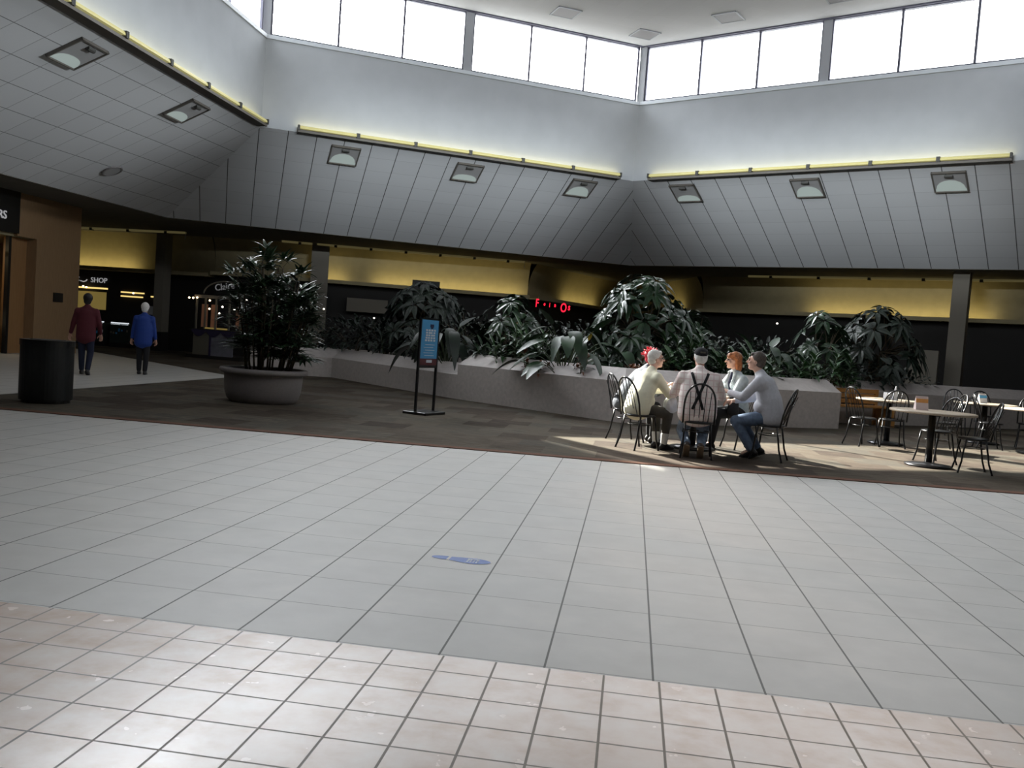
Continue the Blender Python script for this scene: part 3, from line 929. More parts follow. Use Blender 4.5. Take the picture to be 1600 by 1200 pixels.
# wooden bench in the recess beside the planter
e = (F2[1] - F2[0]).normalized(); ang = math.atan2(e.y, e.x)
bp = F2[0] + e * 1.15 + V((e.y, -e.x, 0)) * .42
t = empty('wooden_bench', (bp.x, bp.y, 0), ang, 'honey coloured slatted wooden bench against the planter beside the empty tables', 'bench')
for k in range(4): MB().box((0, .20 - k * .105, .43), (1.75, .09, .035)).build('seat_slat', M['bench'], t)
for k in range(3): MB().box((0, .31, .52 + k * .115), (1.75, .03, .09)).build('back_slat', M['bench'], t)
for s in (-1, 1):
    MB().box((s * .85, .02, .21), (.09, .48, .42)).build('end_panel', M['bench'], t)
    MB().box((s * .85, .32, .40), (.08, .05, .80)).build('back_post', M['bench'], t)
MB().box((-.9, .30, .72), (.10, .08, .08)).build('end_cap', M['bracket'], t)

# ------------------------------------------------------------------ plants
def plant_root(name, x, y, z, label, cat='plant', group=None):
    return empty(name, (x, y, z), 0, label, cat, group)
def curve_pts(a, b, sag, n=5):
    a, b = V(a), V(b); m = (a + b) / 2 + sag
    return [a * (1 - t) ** 2 + m * 2 * t * (1 - t) + b * t * t for t in [i / n for i in range(n + 1)]]
def umbrella_tree(x, y, z, h, spread, n, seed, label, mat='leafS', lean=(0, 0), L=.32, flat=.55, group='umbrella trees in the planter'):
    rr = random.Random(seed)
    t = plant_root('umbrella_tree', x, y, z, label, 'tree', group)
    fo = MB(); st = MB()
    forks = []
    for k in range(4):
        a = 2 * math.pi * k / 4 + rr.random()
        f = V((math.cos(a) * spread * .25 + lean[0] * .5, math.sin(a) * spread * .25 + lean[1] * .5, h * .5))
        forks.append(f)
        st.tube(curve_pts((math.cos(a) * .06, math.sin(a) * .06, 0), f, V((0, 0, .1))), [.035, .033, .03, .028, .025, .022], 6)
    for k in range(n):
        a = rr.uniform(0, 2 * math.pi); el = math.asin(rr.uniform(-.25, 1)) 
        q = V((math.cos(a) * math.cos(el) * spread, math.sin(a) * math.cos(el) * spread, 0))
        zz = h * (1 - flat) + h * flat * max(-.45, math.sin(el))
        rad = rr.uniform(.72, 1.0)
        c = V((q.x * rad + lean[0], q.y * rad + lean[1], zz * rr.uniform(.9, 1.0)))
        fk = min(forks, key=lambda f: (f - c).length)
        st.tube(curve_pts(fk, c, V((0, 0, .12)), 4), [.016, .013, .011, .009, .007], 5, False)
        out_ = V((q.x, q.y, 0)) / max(.01, spread) * .9 + V((0, 0, .55)); out_.normalize()
        ax = out_.orthogonal().normalized(); ay = out_.cross(ax)
        m_ = rr.randint(7, 9)
        ll = L * rr.uniform(.8, 1.15)
        for i in range(m_):
            b = 2 * math.pi * i / m_ + rr.random() * .4
            d = ax * math.cos(b) + ay * math.sin(b) + out_ * .12
            base = c + d.normalized() * .05
            fo.leaf(base, d, ll * rr.uniform(.85, 1.1), ll * .36, rr.uniform(.25, .6), up=out_, segs=4, fold=.22, pk=.75)
    st.build('branches', M['stem'], t, True)
    fo.build('foliage', M[mat], t, False)
    return t
def rosette_plant(x, y, z, n, h, L, W, seed, label, mat='leafG', name='leafy_plant', group=None, per=15, spread=.35):
    rr = random.Random(seed)
    t = plant_root(name, x, y, z, label, 'plant', group)
    fo = MB(); st = MB()
    for k in range(n):
        a = rr.uniform(0, 6.28); r_ = spread * math.sqrt(rr.random())
        b0 = V((math.cos(a) * r_, math.sin(a) * r_, 0)); top = b0 * 1.5 + V((0, 0, h * rr.uniform(.55, 1)))
        st.tube([b0, (b0 + top) / 2, top], [.015, .013, .010], 5)
        for i in range(per):
            f = i / per
            b = i * 2.4 + rr.random() * .3
            p = b0.lerp(top, .45 + .55 * f)
            upk = .25 + 1.3 * f ** 2
            d = V((math.cos(b), math.sin(b), upk))
            fo.leaf(p, d, L * rr.uniform(.75, 1.1), W * rr.uniform(.8, 1.15), rr.uniform(.25, .6) * (1.1 - .5 * f), segs=4, fold=.25, pk=.8)
    st.build('stems', M['stemg'], t, True)
    fo.build('foliage', M[mat], t)
    return t
def broad_plant(x, y, z, n, h, L, W, seed, label, mat='leafB', yellow=False, arc=(0, 360), hang=.8):
    rr = random.Random(seed)
    t = plant_root('broad_leaf_plant', x, y, z, label, 'plant', 'broad leaved plants in the planter')
    fo = MB(); st = MB()
    for k in range(n):
        a = R(arc[0] + (arc[1] - arc[0]) * (k + rr.random() * .7) / n)
        hh = h * rr.uniform(.35, 1.0); rad = .28 + .42 * rr.random() + (h - hh) * .25
        tip = V((math.cos(a) * rad, math.sin(a) * rad, hh))
        st.tube(curve_pts((0, 0, 0), tip, V((0, 0, hh * .35)), 6), [.014, .013, .012, .011, .010, .009, .008], 5)
        up_bias = .8 if hh > .85 * h and k % 3 == 0 else -.15
        d = V((math.cos(a), math.sin(a), up_bias))
        fo.leaf(tip, d, L * rr.uniform(.85, 1.15), W * rr.uniform(.85, 1.1), rr.uniform(.35, 1.0) * hang if up_bias < 0 else .15, segs=7, fold=.2, pk=.72, roll=rr.uniform(-.4, .4))
    st.build('petioles', M['stemg'], t, True)
    fo.build('foliage', M[mat], t, True)
    if yellow:
        yl = MB(); yl.leaf((.45, -.15, h * .78), (.25, -.25, .8), .22, .09, .1, segs=5); yl.build('yellow_leaf', M['leafY'], t)
    return t
def shrub(x, y, z, rx, rz_, n, L, seed, label, mat='leafD', group='dark shrubs filling the planter', name='dark_shrub'):
    rr = random.Random(seed)
    t = plant_root(name, x, y, z, label, 'shrub', group)
    fo = MB(); st = MB()
    for k in range(9):
        a = rr.uniform(0, 6.28); q = V((math.cos(a) * rx * .6, math.sin(a) * rx * .6, rz_ * rr.uniform(.6, 1.3)))
        st.tube(curve_pts((0, 0, 0), q, V((0, 0, .2)), 4), [.02, .016, .012, .01, .008], 5)
    for k in range(n):
        a = rr.uniform(0, 6.28); el = math.asin(rr.uniform(-.3, 1)); rad = rr.uniform(.5, 1) 
        d = V((math.cos(a) * math.cos(el), math.sin(a) * math.cos(el), math.sin(el)))
        p = V((d.x * rx * rad, d.y * rx * rad, rz_ * .6 + d.z * rz_ * .75 * rad))
        d2 = d + V((rr.uniform(-.6, .6), rr.uniform(-.6, .6), rr.uniform(-.3, .5)))
        fo.leaf(p, d2, L * rr.uniform(.7, 1.2), L * .34, rr.uniform(.2, .7), segs=3, fold=.2)
    st.build('stems', M['stem'], t, True)
    fo.build('foliage', M[mat], t)
    return t
ZS = .5
umbrella_tree(.12, 18.9, ZS, 2.42, 1.12, 60, 3, 'tall glossy umbrella tree arching above the seated group', lean=(.05, 0), L=.36)
umbrella_tree(1.25, 19.4, ZS, 1.75, .62, 20, 4, 'lower umbrella tree branch mass to the right of the tallest one', L=.32)
umbrella_tree(-2.72, 19.3, ZS, 1.85, .72, 30, 5, 'small umbrella tree with grey-green leaves beside the red sign', mat='leafS', L=.34)
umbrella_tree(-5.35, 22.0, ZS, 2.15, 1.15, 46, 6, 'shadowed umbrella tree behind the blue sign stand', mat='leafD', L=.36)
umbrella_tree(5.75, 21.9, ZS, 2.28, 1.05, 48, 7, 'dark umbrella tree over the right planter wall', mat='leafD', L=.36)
umbrella_tree(4.3, 20.9, ZS, 2.05, .62, 22, 8, 'smaller umbrella tree left of the dark one over the right wall', mat='leafS', L=.34)
broad_plant(-1.30, 17.0, ZS, 32, 1.18, .62, .25, 11, 'large broad leaved plant spilling over the planter left of the seated group', yellow=True)
broad_plant(-4.15, 19.35, ZS, 26, 1.15, .66, .24, 12, 'broad leaved plant hanging over the low wall behind the blue sign', mat='leafD', hang=1.1)
broad_plant(2.75, 19.25, ZS, 20, 1.20, .48, .22, 13, 'broad leaved plant with arching leaves behind the woman in denim', mat='leafB')
broad_plant(-.55, 17.9, ZS, 18, 1.05, .46, .24, 14, 'broad leaved plant tucked below the tallest umbrella tree', mat='leafB')
gp = 'green rosette plants in the planter'
for (x, y, n, h, L, W, sd, lb, mt) in (
    (1.00, 18.3, 7, 1.38, .46, .11, 21, 'bright green rosette plant between the cap and the auburn hair', 'leafG'),
    (1.85, 18.3, 7, 1.15, .46, .11, 22, 'bright green rosette plant behind the woman in denim', 'leafG'),
    (.55, 17.45, 5, .80, .40, .11, 23, 'low green rosette plant behind the black cap', 'leafG'),
    (2.75, 18.55, 7, 1.05, .42, .10, 24, 'green rosette plant behind the man in grey, over the coping', 'leafG'),
    (3.45, 19.0, 7, 1.0, .40, .10, 25, 'green rosette plant at the right end of the tall planter wall', 'leafG'),
    (3.95, 19.75, 7, 1.1, .40, .10, 26, 'green rosette plant beside the bench', 'leafG'),
    (4.75, 20.6, 6, 1.0, .38, .09, 27, 'green rosette plant above the bench back', 'leafG'),
    (-2.35, 18.0, 6, 1.20, .44, .085, 28, 'upright green plant left of the broad leaves, near the coping', 'leafG'),
    (-1.95, 17.7, 4, 1.05, .42, .085, 29, 'upright green plant just left of the broad hanging leaves', 'leafG'),
    (-3.0, 18.5, 6, 1.05, .42, .08, 30, 'upright green plant at the left end of the tall wall', 'leafB'),
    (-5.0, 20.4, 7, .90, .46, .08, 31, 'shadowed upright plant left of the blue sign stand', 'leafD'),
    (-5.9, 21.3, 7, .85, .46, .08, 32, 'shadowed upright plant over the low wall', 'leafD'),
    (-.1, 17.0, 5, .75, .36, .10, 33, 'low green rosette plant behind the cream pullover', 'leafB')):
    rosette_plant(x, y, ZS, n, h, L, W, sd, lb, mt, group=gp)
for (x, y, sd, lb) in ((-.9, 16.55, 41, 'low orange-red croton by the coping beside the broad leaves'), (.15, 16.75, 42, 'low orange-red croton behind the red-haired head'), (.55, 16.9, 43, 'low orange-red croton between cream pullover and black cap'), (-1.9, 17.1, 44, 'low reddish croton at the coping, left of the broad leaves')):
    rosette_plant(x, y, ZS, 5, .68, .22, .065, sd, lb, 'leafC', name='croton', group='crotons along the coping', per=12, spread=.25)
for (x, y, rx, rz_, n, sd, lb) in (
    (-7.6, 23.3, 1.0, .85, 320, 51, 'dark shrub behind the potted palm end of the low wall'),
    (-6.6, 22.6, .95, .85, 320, 52, 'dark shrub left of the shadowed umbrella tree'),
    (-8.9, 23.6, .9, .55, 220, 53, 'dark shrub at the far left end of the planter'),
    (-5.9, 24.0, 1.1, .85, 260, 54, 'tall dark shrub below the dark board'),
    (-3.9, 20.8, .95, 1.05, 330, 55, 'dark shrub behind the plant hanging over the low wall'),
    (-2.6, 20.9, 1.0, 1.15, 330, 56, 'dark shrub below the red sign'),
    (-1.3, 19.6, 1.0, 1.0, 330, 57, 'dark shrub behind the large broad leaves'),
    (.2, 18.6, 1.0, .85, 320, 58, 'dark shrub at the foot of the tallest umbrella tree'),
    (1.5, 20.2, 1.05, 1.0, 330, 59, 'dark shrub behind the bright rosettes'),
    (3.0, 20.4, 1.0, .95, 320, 60, 'dark shrub behind the man in grey'),
    (5.3, 21.7, .95, .8, 280, 61, 'dark shrub at the foot of the right umbrella trees'),
    (6.6, 22.7, .8, .55, 200, 62, 'dark shrub at the right end of the planting')):
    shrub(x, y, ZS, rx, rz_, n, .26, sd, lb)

# potted lady palm
px, py = -6.08, 13.95
t = empty('potted_palm', (px, py, 0), 0, 'bushy lady palm in a wide grey concrete bowl on the carpet', 'potted plant')
MB().lathe([(0, 0), (.50, 0), (.535, .012), (.585, .08), (.615, .18), (.63, .30), (.64, .46), (.645, .475), (.705, .485), (.72, .50), (.72, .545), (.705, .565), (.63, .57), (.615, .555), (.60, .50), (0, .50)], 64).build('bowl', M['pot'], t, True)
MB().lathe([(0, .525), (.3, .53), (.605, .515)], 40).build('soil', M['soil'], t, True)
rr = random.Random(77)
st = MB(); fo = MB()
for k in range(32):
    a = rr.uniform(0, 6.28); r0 = .44 * math.sqrt(rr.random())
    b0 = V((math.cos(a) * r0, math.sin(a) * r0, .52))
    h = max(1.2, (2.42 - .85 * (r0 / .44) ** 2.2) * rr.uniform(.84, 1.03))
    top = V((b0.x * 1.75, b0.y * 1.75, h))
    st.tube(curve_pts(b0, top, V((0, 0, .1)), 5), [.016, .015, .014, .013, .011, .008], 6)
    nf = 5 + int(h * 3)
    for i in range(nf):
        f = i / max(1, nf - 1)
        p0 = b0.lerp(top, .18 + .82 * f)
        b = i * 2.4 + rr.random()
        pl = rr.uniform(.12, .34)
        d = V((math.cos(b), math.sin(b), .15 + .95 * f ** 2)).normalized()
        p1 = p0 + d * pl
        lim = .72 - .30 * max(0, (p1.z - 1.75))
        rh = math.hypot(p1.x, p1.y)
        if rh > lim: p1 = V((p1.x * lim / rh, p1.y * lim / rh, p1.z))
        st.tube([p0, p1], [.004, .003], 4, False)
        side = d.cross(V((0, 0, 1))).normalized()
        m_ = rr.randint(6, 8)
        for q in range(m_):
            w_ = (q - (m_ - 1) / 2) / ((m_ - 1) / 2)
            dd = (d * math.cos(w_ * 1.5) + side * math.sin(w_ * 1.5) + V((0, 0, .12))).normalized()
            fo.leaf(p1, dd, rr.uniform(.30, .40), .062, rr.uniform(.15, .42), segs=4, fold=.3, pk=.55)
st.build('canes', M['stem'], t, True)
fo.build('fronds', M['leafP'], t)

# ------------------------------------------------------------------ sign stand
t = empty('sign_stand', (-3.36, 14.22, 0), math.atan2(.50, .19), 'black two-post sign stand with a sky blue poster on the carpet', 'sign stand')
for s in (-1, 1): MB().box((s * .265, 0, .78), (.035, .035, 1.60)).build('post', M['black'], t)
o = MB().box((0, 0, .025), (.60, .46, .05)).build('base', M['black'], t); bevel(o, .012)
MB().box((0, 0, 1.2), (.51, .012, .80)).build('backing', M['black'], t)
po = MB().box((0, -.010, 1.25), (.50, .006, .64)).build('poster', M['signblue'], t)
MB().box((0, -.010, .875), (.50, .006, .11)).build('poster_footer', M['signred'], t)
MB().box((0, 0, .79), (.52, .03, .03)).build('crossbar', M['black'], t)
gm = MB()
gm.box((.05, -.016, 1.475), (.10, .004, .05)); gm.box((.05, -.016, 1.44), (.06, .004, .03))
gm.build('poster_emblem', M['signnavy'], t)
gm = MB()
rr = random.Random(5)
for k in range(5):
    z = 1.40 - k * .042
    for q in range(4): gm.box((-.10 + q * .075 + rr.uniform(-.01, .01), -.016, z), (.055, .004, .030))
for k in range(5):
    z = 1.16 - k * .045
    gm.box((0 + rr.uniform(-.03, .03), -.016, z), (.28, .004, .008))
gm.box((.02, -.016, .885), (.16, .004, .045))
gm.build('poster_text', M['signwhite'], t)
MB().box((0, .010, 1.25), (.50, .006, .70)).build('poster', M['signblue'], t)

# footprint decal on the tile
t = empty('footprint_decal', (-.93, 5.16, .001), R(-3), 'blue shoe-print sticker on the white tile floor', 'floor sticker')
def outline(fn, n=24, x0=0., x1=1.):
    tp = []; bt = []
    for i in range(n + 1):
        x = x0 + (x1 - x0) * i / n
        a, b = fn(x); tp.append((x, a)); bt.append((x, b))
    return tp + bt[::-1]
def heel(x):
    k = max(0., 1 - ((x + .10) / .085) ** 2) ** .5 if x < -.10 else 1
    return (.038 * k + .002, -.038 * k - .002)
def ball(x):
    u = (x + .065) / .25
    w = .036 + .018 * math.sin(min(1, u) * math.pi * .8)
    k = max(0., 1 - max(0., (x - .08) / .105) ** 2) ** .5
    return ((w + .002) * k + .001, -(w + .016 * math.sin(u * math.pi)) * k - .001)
MB().poly([(x, y, .001) for x, y in outline(heel, 16, -.185, -.085)]).build('heel', M['decal'], t)
MB().poly([(x, y, .001) for x, y in outline(ball, 24, -.068, .185)]).build('sole', M['decal'], t)
tx = MB()
for k in range(4):
    for q in range(6): tx.box((.045 + k * .019, .028 - q * .013, .0018), (.011, .009 if (k + q) % 3 else .005, .0006))
tx.box((.072, .030, .0018), (.07, .016, .0006))
tx.build('lettering', M['decalw'], t)

# ------------------------------------------------------------------ cafe tables and chairs
def make_table(x, y, r, label, rz=0.):
    t = empty('cafe_table', (x, y, .006), rz, label, 'table', 'round pedestal cafe tables')
    MB().lathe([(0, .735), (r - .02, .735), (r - .004, .740), (r, .752), (r - .004, .765), (r - .02, .770), (0, .770)], 64).build('table_top', M['tabletop'], t, True)
    MB().lathe([(0, 0), (.30, 0), (.305, .012), (.30, .028), (.12, .045), (.055, .06), (.0, .06)], 48).build('base', M['black'], t, True)
    MB().tube([(0, 0, .05), (0, 0, .74)], .048, 20).build('pedestal', M['black'], t, True)
    pl = MB(); pl.bar((-.26, 0, .722), (.26, 0, .722), .05, .022); pl.bar((0, -.26, .722), (0, .26, .722), .05, .022)
    pl.build('spider_bracket', M['black'], t)
    return t
make_table(4.17, 12.75, .56, 'round cafe table nearest the tiles, with a menu card on it')
make_table(4.45, 15.80, .55, 'round cafe table behind the nearest one, close to the bench')
make_table(6.72, 17.70, .55, 'farthest round cafe table, near the rear planter wall')
make_table(7.08, 16.30, .60, 'round cafe table cut off by the right edge of the picture')
make_table(.92, 12.42, .46, 'round cafe table in the middle of the seated group')

def make_chair(label):
    t = empty('spindle_back_chair', (0, 0, 0), 0, label, 'chair', 'black metal spindle back cafe chairs')
    sz = .475
    o = MB().lathe([(0, sz), (.17, sz), (.198, sz - .008), (.205, sz - .02), (.198, sz - .032), (.17, sz - .036), (0, sz - .036)], 40).build('seat', M['black'], t, True)
    W = .195
    def back(y0, f):  # lean
        return -.175 - .14 * f ** 1.3
    pts = []
    for k in range(25):
        a = math.pi * k / 24
        f = max(0., math.sin(a)) ** .55
        zf = sz - .03 + (.955 - sz + .03) * f
        xx = W * math.cos(a) * (1.0 + .10 * math.sin(a))
        pts.append((xx, back(0, (zf - sz) / (.955 - sz) if zf > sz else 0), zf))
    MB().tube(pts, .0125, 8).build('back_hoop', M['black'], t, True)
    for k in range(5):
        x = (k - 2) * .062
        ft = .945 - .018 * (k - 2) ** 2 - (.02 if abs(k - 2) == 2 else 0)
        a = [(x * .92, back(0, 0) + .02, sz - .01), (x, back(0, .5), sz + (ft - sz) * .5), (x * 1.05, back(0, 1) + .004, ft)]
        MB().tube(a, .006, 6).build('spindle', M['black'], t, True)
    for sx in (-1, 1):
        MB().tube([(sx * .165, .11, sz - .03), (sx * .172, .135, .30), (sx * .178, .150, .15), (sx * .195, .185, .014), (sx * .197, .187, 0)], [.012, .012, .012, .013, .016], 8).build('leg', M['black'], t, True)
        MB().tube([(sx * .160, -.13, sz - .03), (sx * .168, -.155, .30), (sx * .175, -.180, .15), (sx * .195, -.225, .014), (sx * .197, -.227, 0)], [.012, .012, .012, .013, .016], 8).build('leg', M['black'], t, True)
    ring_ = [(.168 * math.cos(2 * math.pi * k / 28), .145 * math.sin(2 * math.pi * k / 28) - .012, .335) for k in range(29)]
    MB().tube(ring_, .007, 6).build('stretcher', M['black'], t, True)
    return t
CH = [(.00, 12.70, 26, 'black spindle back chair of the person with bright red hair'),
      (.17, 11.82, 40, 'black spindle back chair under the man in the cream pullover'),
      (.90, 11.45, 88, 'black spindle back chair under the man with crossed suspenders'),
      (1.62, 12.92, 205, 'black spindle back chair under the woman in the denim jacket'),
      (1.86, 11.86, 160, 'black spindle back chair under the man in the grey pullover'),
      (3.88, 15.15, 28, 'empty black spindle back chair in front of the wooden bench'),
      (4.36, 15.28, 86, 'empty black spindle back chair standing before the table by the bench'),
      (4.42, 13.30, 205, 'empty black spindle back chair behind the nearest cafe table'),
      (4.60, 12.42, 172, 'empty black spindle back chair to the right of the nearest cafe table'),
      (5.28, 15.55, 185, 'empty black spindle back chair right of the table by the bench'),
      (6.72, 19.20, 262, 'empty black spindle back chair behind the farthest cafe table, on its left'),
      (7.25, 19.15, 268, 'empty black spindle back chair behind the farthest cafe table, on its right'),
      (6.42, 16.60, -10, 'empty black spindle back chair left of the table at the right edge'),
      (7.35, 17.25, 250, 'empty black spindle back chair behind the table at the right edge')]
proto = None
for (x, y, hd, lb) in CH:
    if proto is None: c = proto = make_chair(lb)
    else: c = copy_tree(proto); c['label'] = lb
    c.location = (x, y, .006); c.rotation_euler = (0, 0, R(hd - 90))

def tent_card(x, y, z, rz, w, h, label, mat, top=None):
    t = empty('menu_card', (x, y, z), rz, label, 'menu card')
    m_ = MB()
    m_.add([(-w / 2, -.05, 0), (w / 2, -.05, 0), (w / 2, 0, h), (-w / 2, 0, h), (w / 2, .05, 0), (-w / 2, .05, 0)], [(0, 1, 2, 3), (3, 2, 4, 5), (0, 5, 4, 1), (0, 3, 5), (1, 4, 2)])
    m_.build('card', M[mat], t)
    if top: MB().box((0, -.045 + .05 * .62, h * .66), (w * .96, .02, h * .30)).build('printed_band', M[top], t)
    return t
TZ = .777
tent_card(4.03, 12.82, TZ, R(5), .17, .19, 'pale menu card with an orange band on the nearest cafe table', 'card', 'cardo')
tent_card(4.50, 15.70, TZ, R(80), .12, .24, 'tall white card on the table by the bench', 'paper')
tent_card(6.62, 17.62, TZ, R(20), .16, .18, 'white card on the farthest cafe table', 'paper', 'signblue')
# napkin dispenser beside the tall card
t = empty('napkin_dispenser', (4.38, 15.72, TZ), R(15), 'small white napkin dispenser beside the tall card', 'dispenser')
bevel(MB().box((0, 0, .06), (.09, .12, .12)).build('case', M['paper'], t), .01)
MB().box((0, -.061, .06), (.06, .004, .07)).build('napkin_slot', M['post'], t)
# things on the group's table
t = empty('plastic_bag', (.56, 11.93, .50), R(30), 'crumpled white plastic bag hanging between cream pullover and plaid shirt', 'bag')
bm_ = bmesh.new(); bmesh.ops.create_icosphere(bm_, subdivisions=4, radius=1)
rr = random.Random(9)
for v in bm_.verts:
    n0 = .10 * math.sin(7 * v.co.x + 5 * v.co.z) + .08 * math.sin(11 * v.co.y + 3 * v.co.z + 1)
    k = 1 + n0
    f = (v.co.z + 1) / 2
    v.co = V((v.co.x * .115 * k * (1.1 - .5 * f), v.co.y * .075 * k * (1.1 - .45 * f), f * .27))
me = bpy.data.meshes.new('bag_body'); bm_.to_mesh(me); bm_.free(); me.materials.append(M['bag'])
me.polygons.foreach_set('use_smooth', [True] * len(me.polygons))
o = bpy.data.objects.new('bag_body', me); col.objects.link(o); o.parent = t
for s in (-1, 1): MB().tube([(s * .03, 0, .24), (s * .045, .01, .33), (0, .03, .38), (-s * .0, .05, .30)], .008, 6).build('handle', M['bag'], t, True)
t = empty('paper_cup', (.80, 12.34, TZ), 0, 'small paper cup on the table of the seated group', 'cup')
MB().lathe([(0, 0), (.028, 0), (.038, .10), (.036, .10), (.027, .006)], 24).build('cup', M['paper'], t, True)
MB().lathe([(.036, .10), (.041, .10), (.041, .108), (0, .11)], 24).build('lid', M['paper'], t, True)
t = empty('pastry', (.68, 12.22, TZ), 0, 'golden pastry on a napkin before the man in the cream pullover', 'food')
MB().box((0, 0, .002), (.14, .14, .003)).build('napkin', M['paper'], t)
MB().lathe([(0, .04), (.03, .036), (.045, .02), (.04, .005), (0, .004)], 20).build('pastry_body', M['cardo'], t, True)

# ------------------------------------------------------------------ people
def ico(bm, M4, sub=3):
    bmesh.ops.create_icosphere(bm, subdivisions=sub, radius=1, matrix=M4)
def prim_mesh(prims, S):
    bm = bmesh.new()
    for p in prims:
        if p[0] == 'cap':
            _, a, b, ra, rb = p[:5]; lat = p[5] if len(p) > 5 else None; sl = p[6] if len(p) > 6 else 1.
            a, b = V(a) * S, V(b) * S; ra *= S; rb *= S
            d = b - a; L = d.length
            if L < 1e-6: continue
            d.normalize()
            x = d.orthogonal().normalized(); y = d.cross(x)
            n = 20; rings = []
            cosb = max(-1, min(1, (ra - rb) / L)); tb = math.acos(cosb)
            prof = []
            for i in range(7): 
                th = math.pi - (math.pi - tb) * i / 6
                prof.append((ra * math.sin(th), ra * math.cos(th)))
            for i in range(7):
                th = tb - tb * i / 6
                prof.append((rb * math.sin(th), L + rb * math.cos(th)))
            vs = []
            for i, (r_, z_) in enumerate(prof):
                ring = []
                if r_ < 1e-6: ring = [bm.verts.new(a + d * z_)]
                else:
                    for k in range(n):
                        an = 2 * math.pi * k / n
                        ring.append(bm.verts.new(a + d * z_ + (x * math.cos(an) + y * math.sin(an)) * r_))
                vs.append(ring)
            for r0, r1 in zip(vs[:-1], vs[1:]):
                if len(r0) == 1 and len(r1) == 1: continue
                for k in range(n):
                    k2 = (k + 1) % n
                    if len(r0) == 1: bm.faces.new((r0[0], r1[k2], r1[k]))
                    elif len(r1) == 1: bm.faces.new((r0[k], r0[k2], r1[0]))
                    else: bm.faces.new((r0[k], r0[k2], r1[k2], r1[k]))
            if lat is not None:
                lt = V(lat).normalized()
                c0 = a
                for ring in vs:
                    for v in ring:
                        w = (v.co - c0).dot(lt)
                        # scale about the axis line
                        ax = (a + d * (v.co - a).dot(d) - c0).dot(lt)
                        v.co += lt * ((w - ax) * (sl - 1))
        else:
            _, c, r = p[:3]
            rot = p[3] if len(p) > 3 else Matrix.Identity(3)
            m4 = Matrix.Translation(V(c) * S) @ rot.to_4x4() @ Matrix.Diagonal((r[0] * S, r[1] * S, r[2] * S, 1))
            ico(bm, m4)
    bmesh.ops.recalc_face_normals(bm, faces=bm.faces)
    return bm
def blob(name, prims, mat, parent, S, voxel=.010, smooth=4):
    bm = prim_mesh(prims, S)
    me = bpy.data.meshes.new(name); bm.to_mesh(me); bm.free()
    ob = bpy.data.objects.new(name, me); col.objects.link(ob)
    md = ob.modifiers.new('r', 'REMESH'); md.mode = 'VOXEL'; md.voxel_size = voxel
    if smooth:
        m2 = ob.modifiers.new('s', 'SMOOTH'); m2.factor = .5; m2.iterations = smooth
    dg = bpy.context.evaluated_depsgraph_get(); dg.update()
    m3 = bpy.data.meshes.new_from_object(ob.evaluated_get(dg))
    bpy.data.objects.remove(ob)
    m3.name = name
    m3.materials.clear(); m3.materials.append(mat)
    m3.polygons.foreach_set('use_smooth', [True] * len(m3.polygons))
    o = bpy.data.objects.new(name, m3); col.objects.link(o)
    o.parent = parent
    return o
def ik(a, b, la, lb, pole):
    a, b, pole = V(a), V(b), V(pole)
    d = b - a; L = min(d.length, (la + lb) * .999); d.normalize()
    x = (la * la - lb * lb + L * L) / (2 * L); h = math.sqrt(max(0, la * la - x * x))
    q = pole - d * pole.dot(d); q.normalize()
    return a + d * x + q * h, a + d * L
def hand_prims(w, d, palm_n, curl, side):
    """palm, four curled fingers and a thumb from the wrist w, pointing along d; palm_n is the palm's facing"""
    d = V(d).normalized(); pn = V(palm_n); pn = (pn - d * pn.dot(d)).normalized(); s = d.cross(pn) * side
    pr = [('cap', w, w + d * .085, .024, .028, s, 1.45)]
    for k, ln in enumerate((.070, .078, .072, .056)):
        b = w + d * .088 + s * (.030 - k * .020)
        d1 = (d * math.cos(curl) + pn * math.sin(curl)).normalized(); d2 = (d * math.cos(curl * 2.2) + pn * math.sin(curl * 2.2)).normalized()
        m1 = b + d1 * ln * .52; pr.append(('cap', b, m1, .0098, .0092)); pr.append(('cap', m1, m1 + d2 * ln * .5, .0092, .0078))
    b = w + d * .03 + s * .030
    dd = (d * .55 + s * .65 + pn * .45).normalized(); m1 = b + dd * .042
    pr.append(('cap', b, m1, .013, .011)); pr.append(('cap', m1, m1 + (d * .8 + pn * .5 + s * .2).normalized() * .032, .011, .009))
    return pr
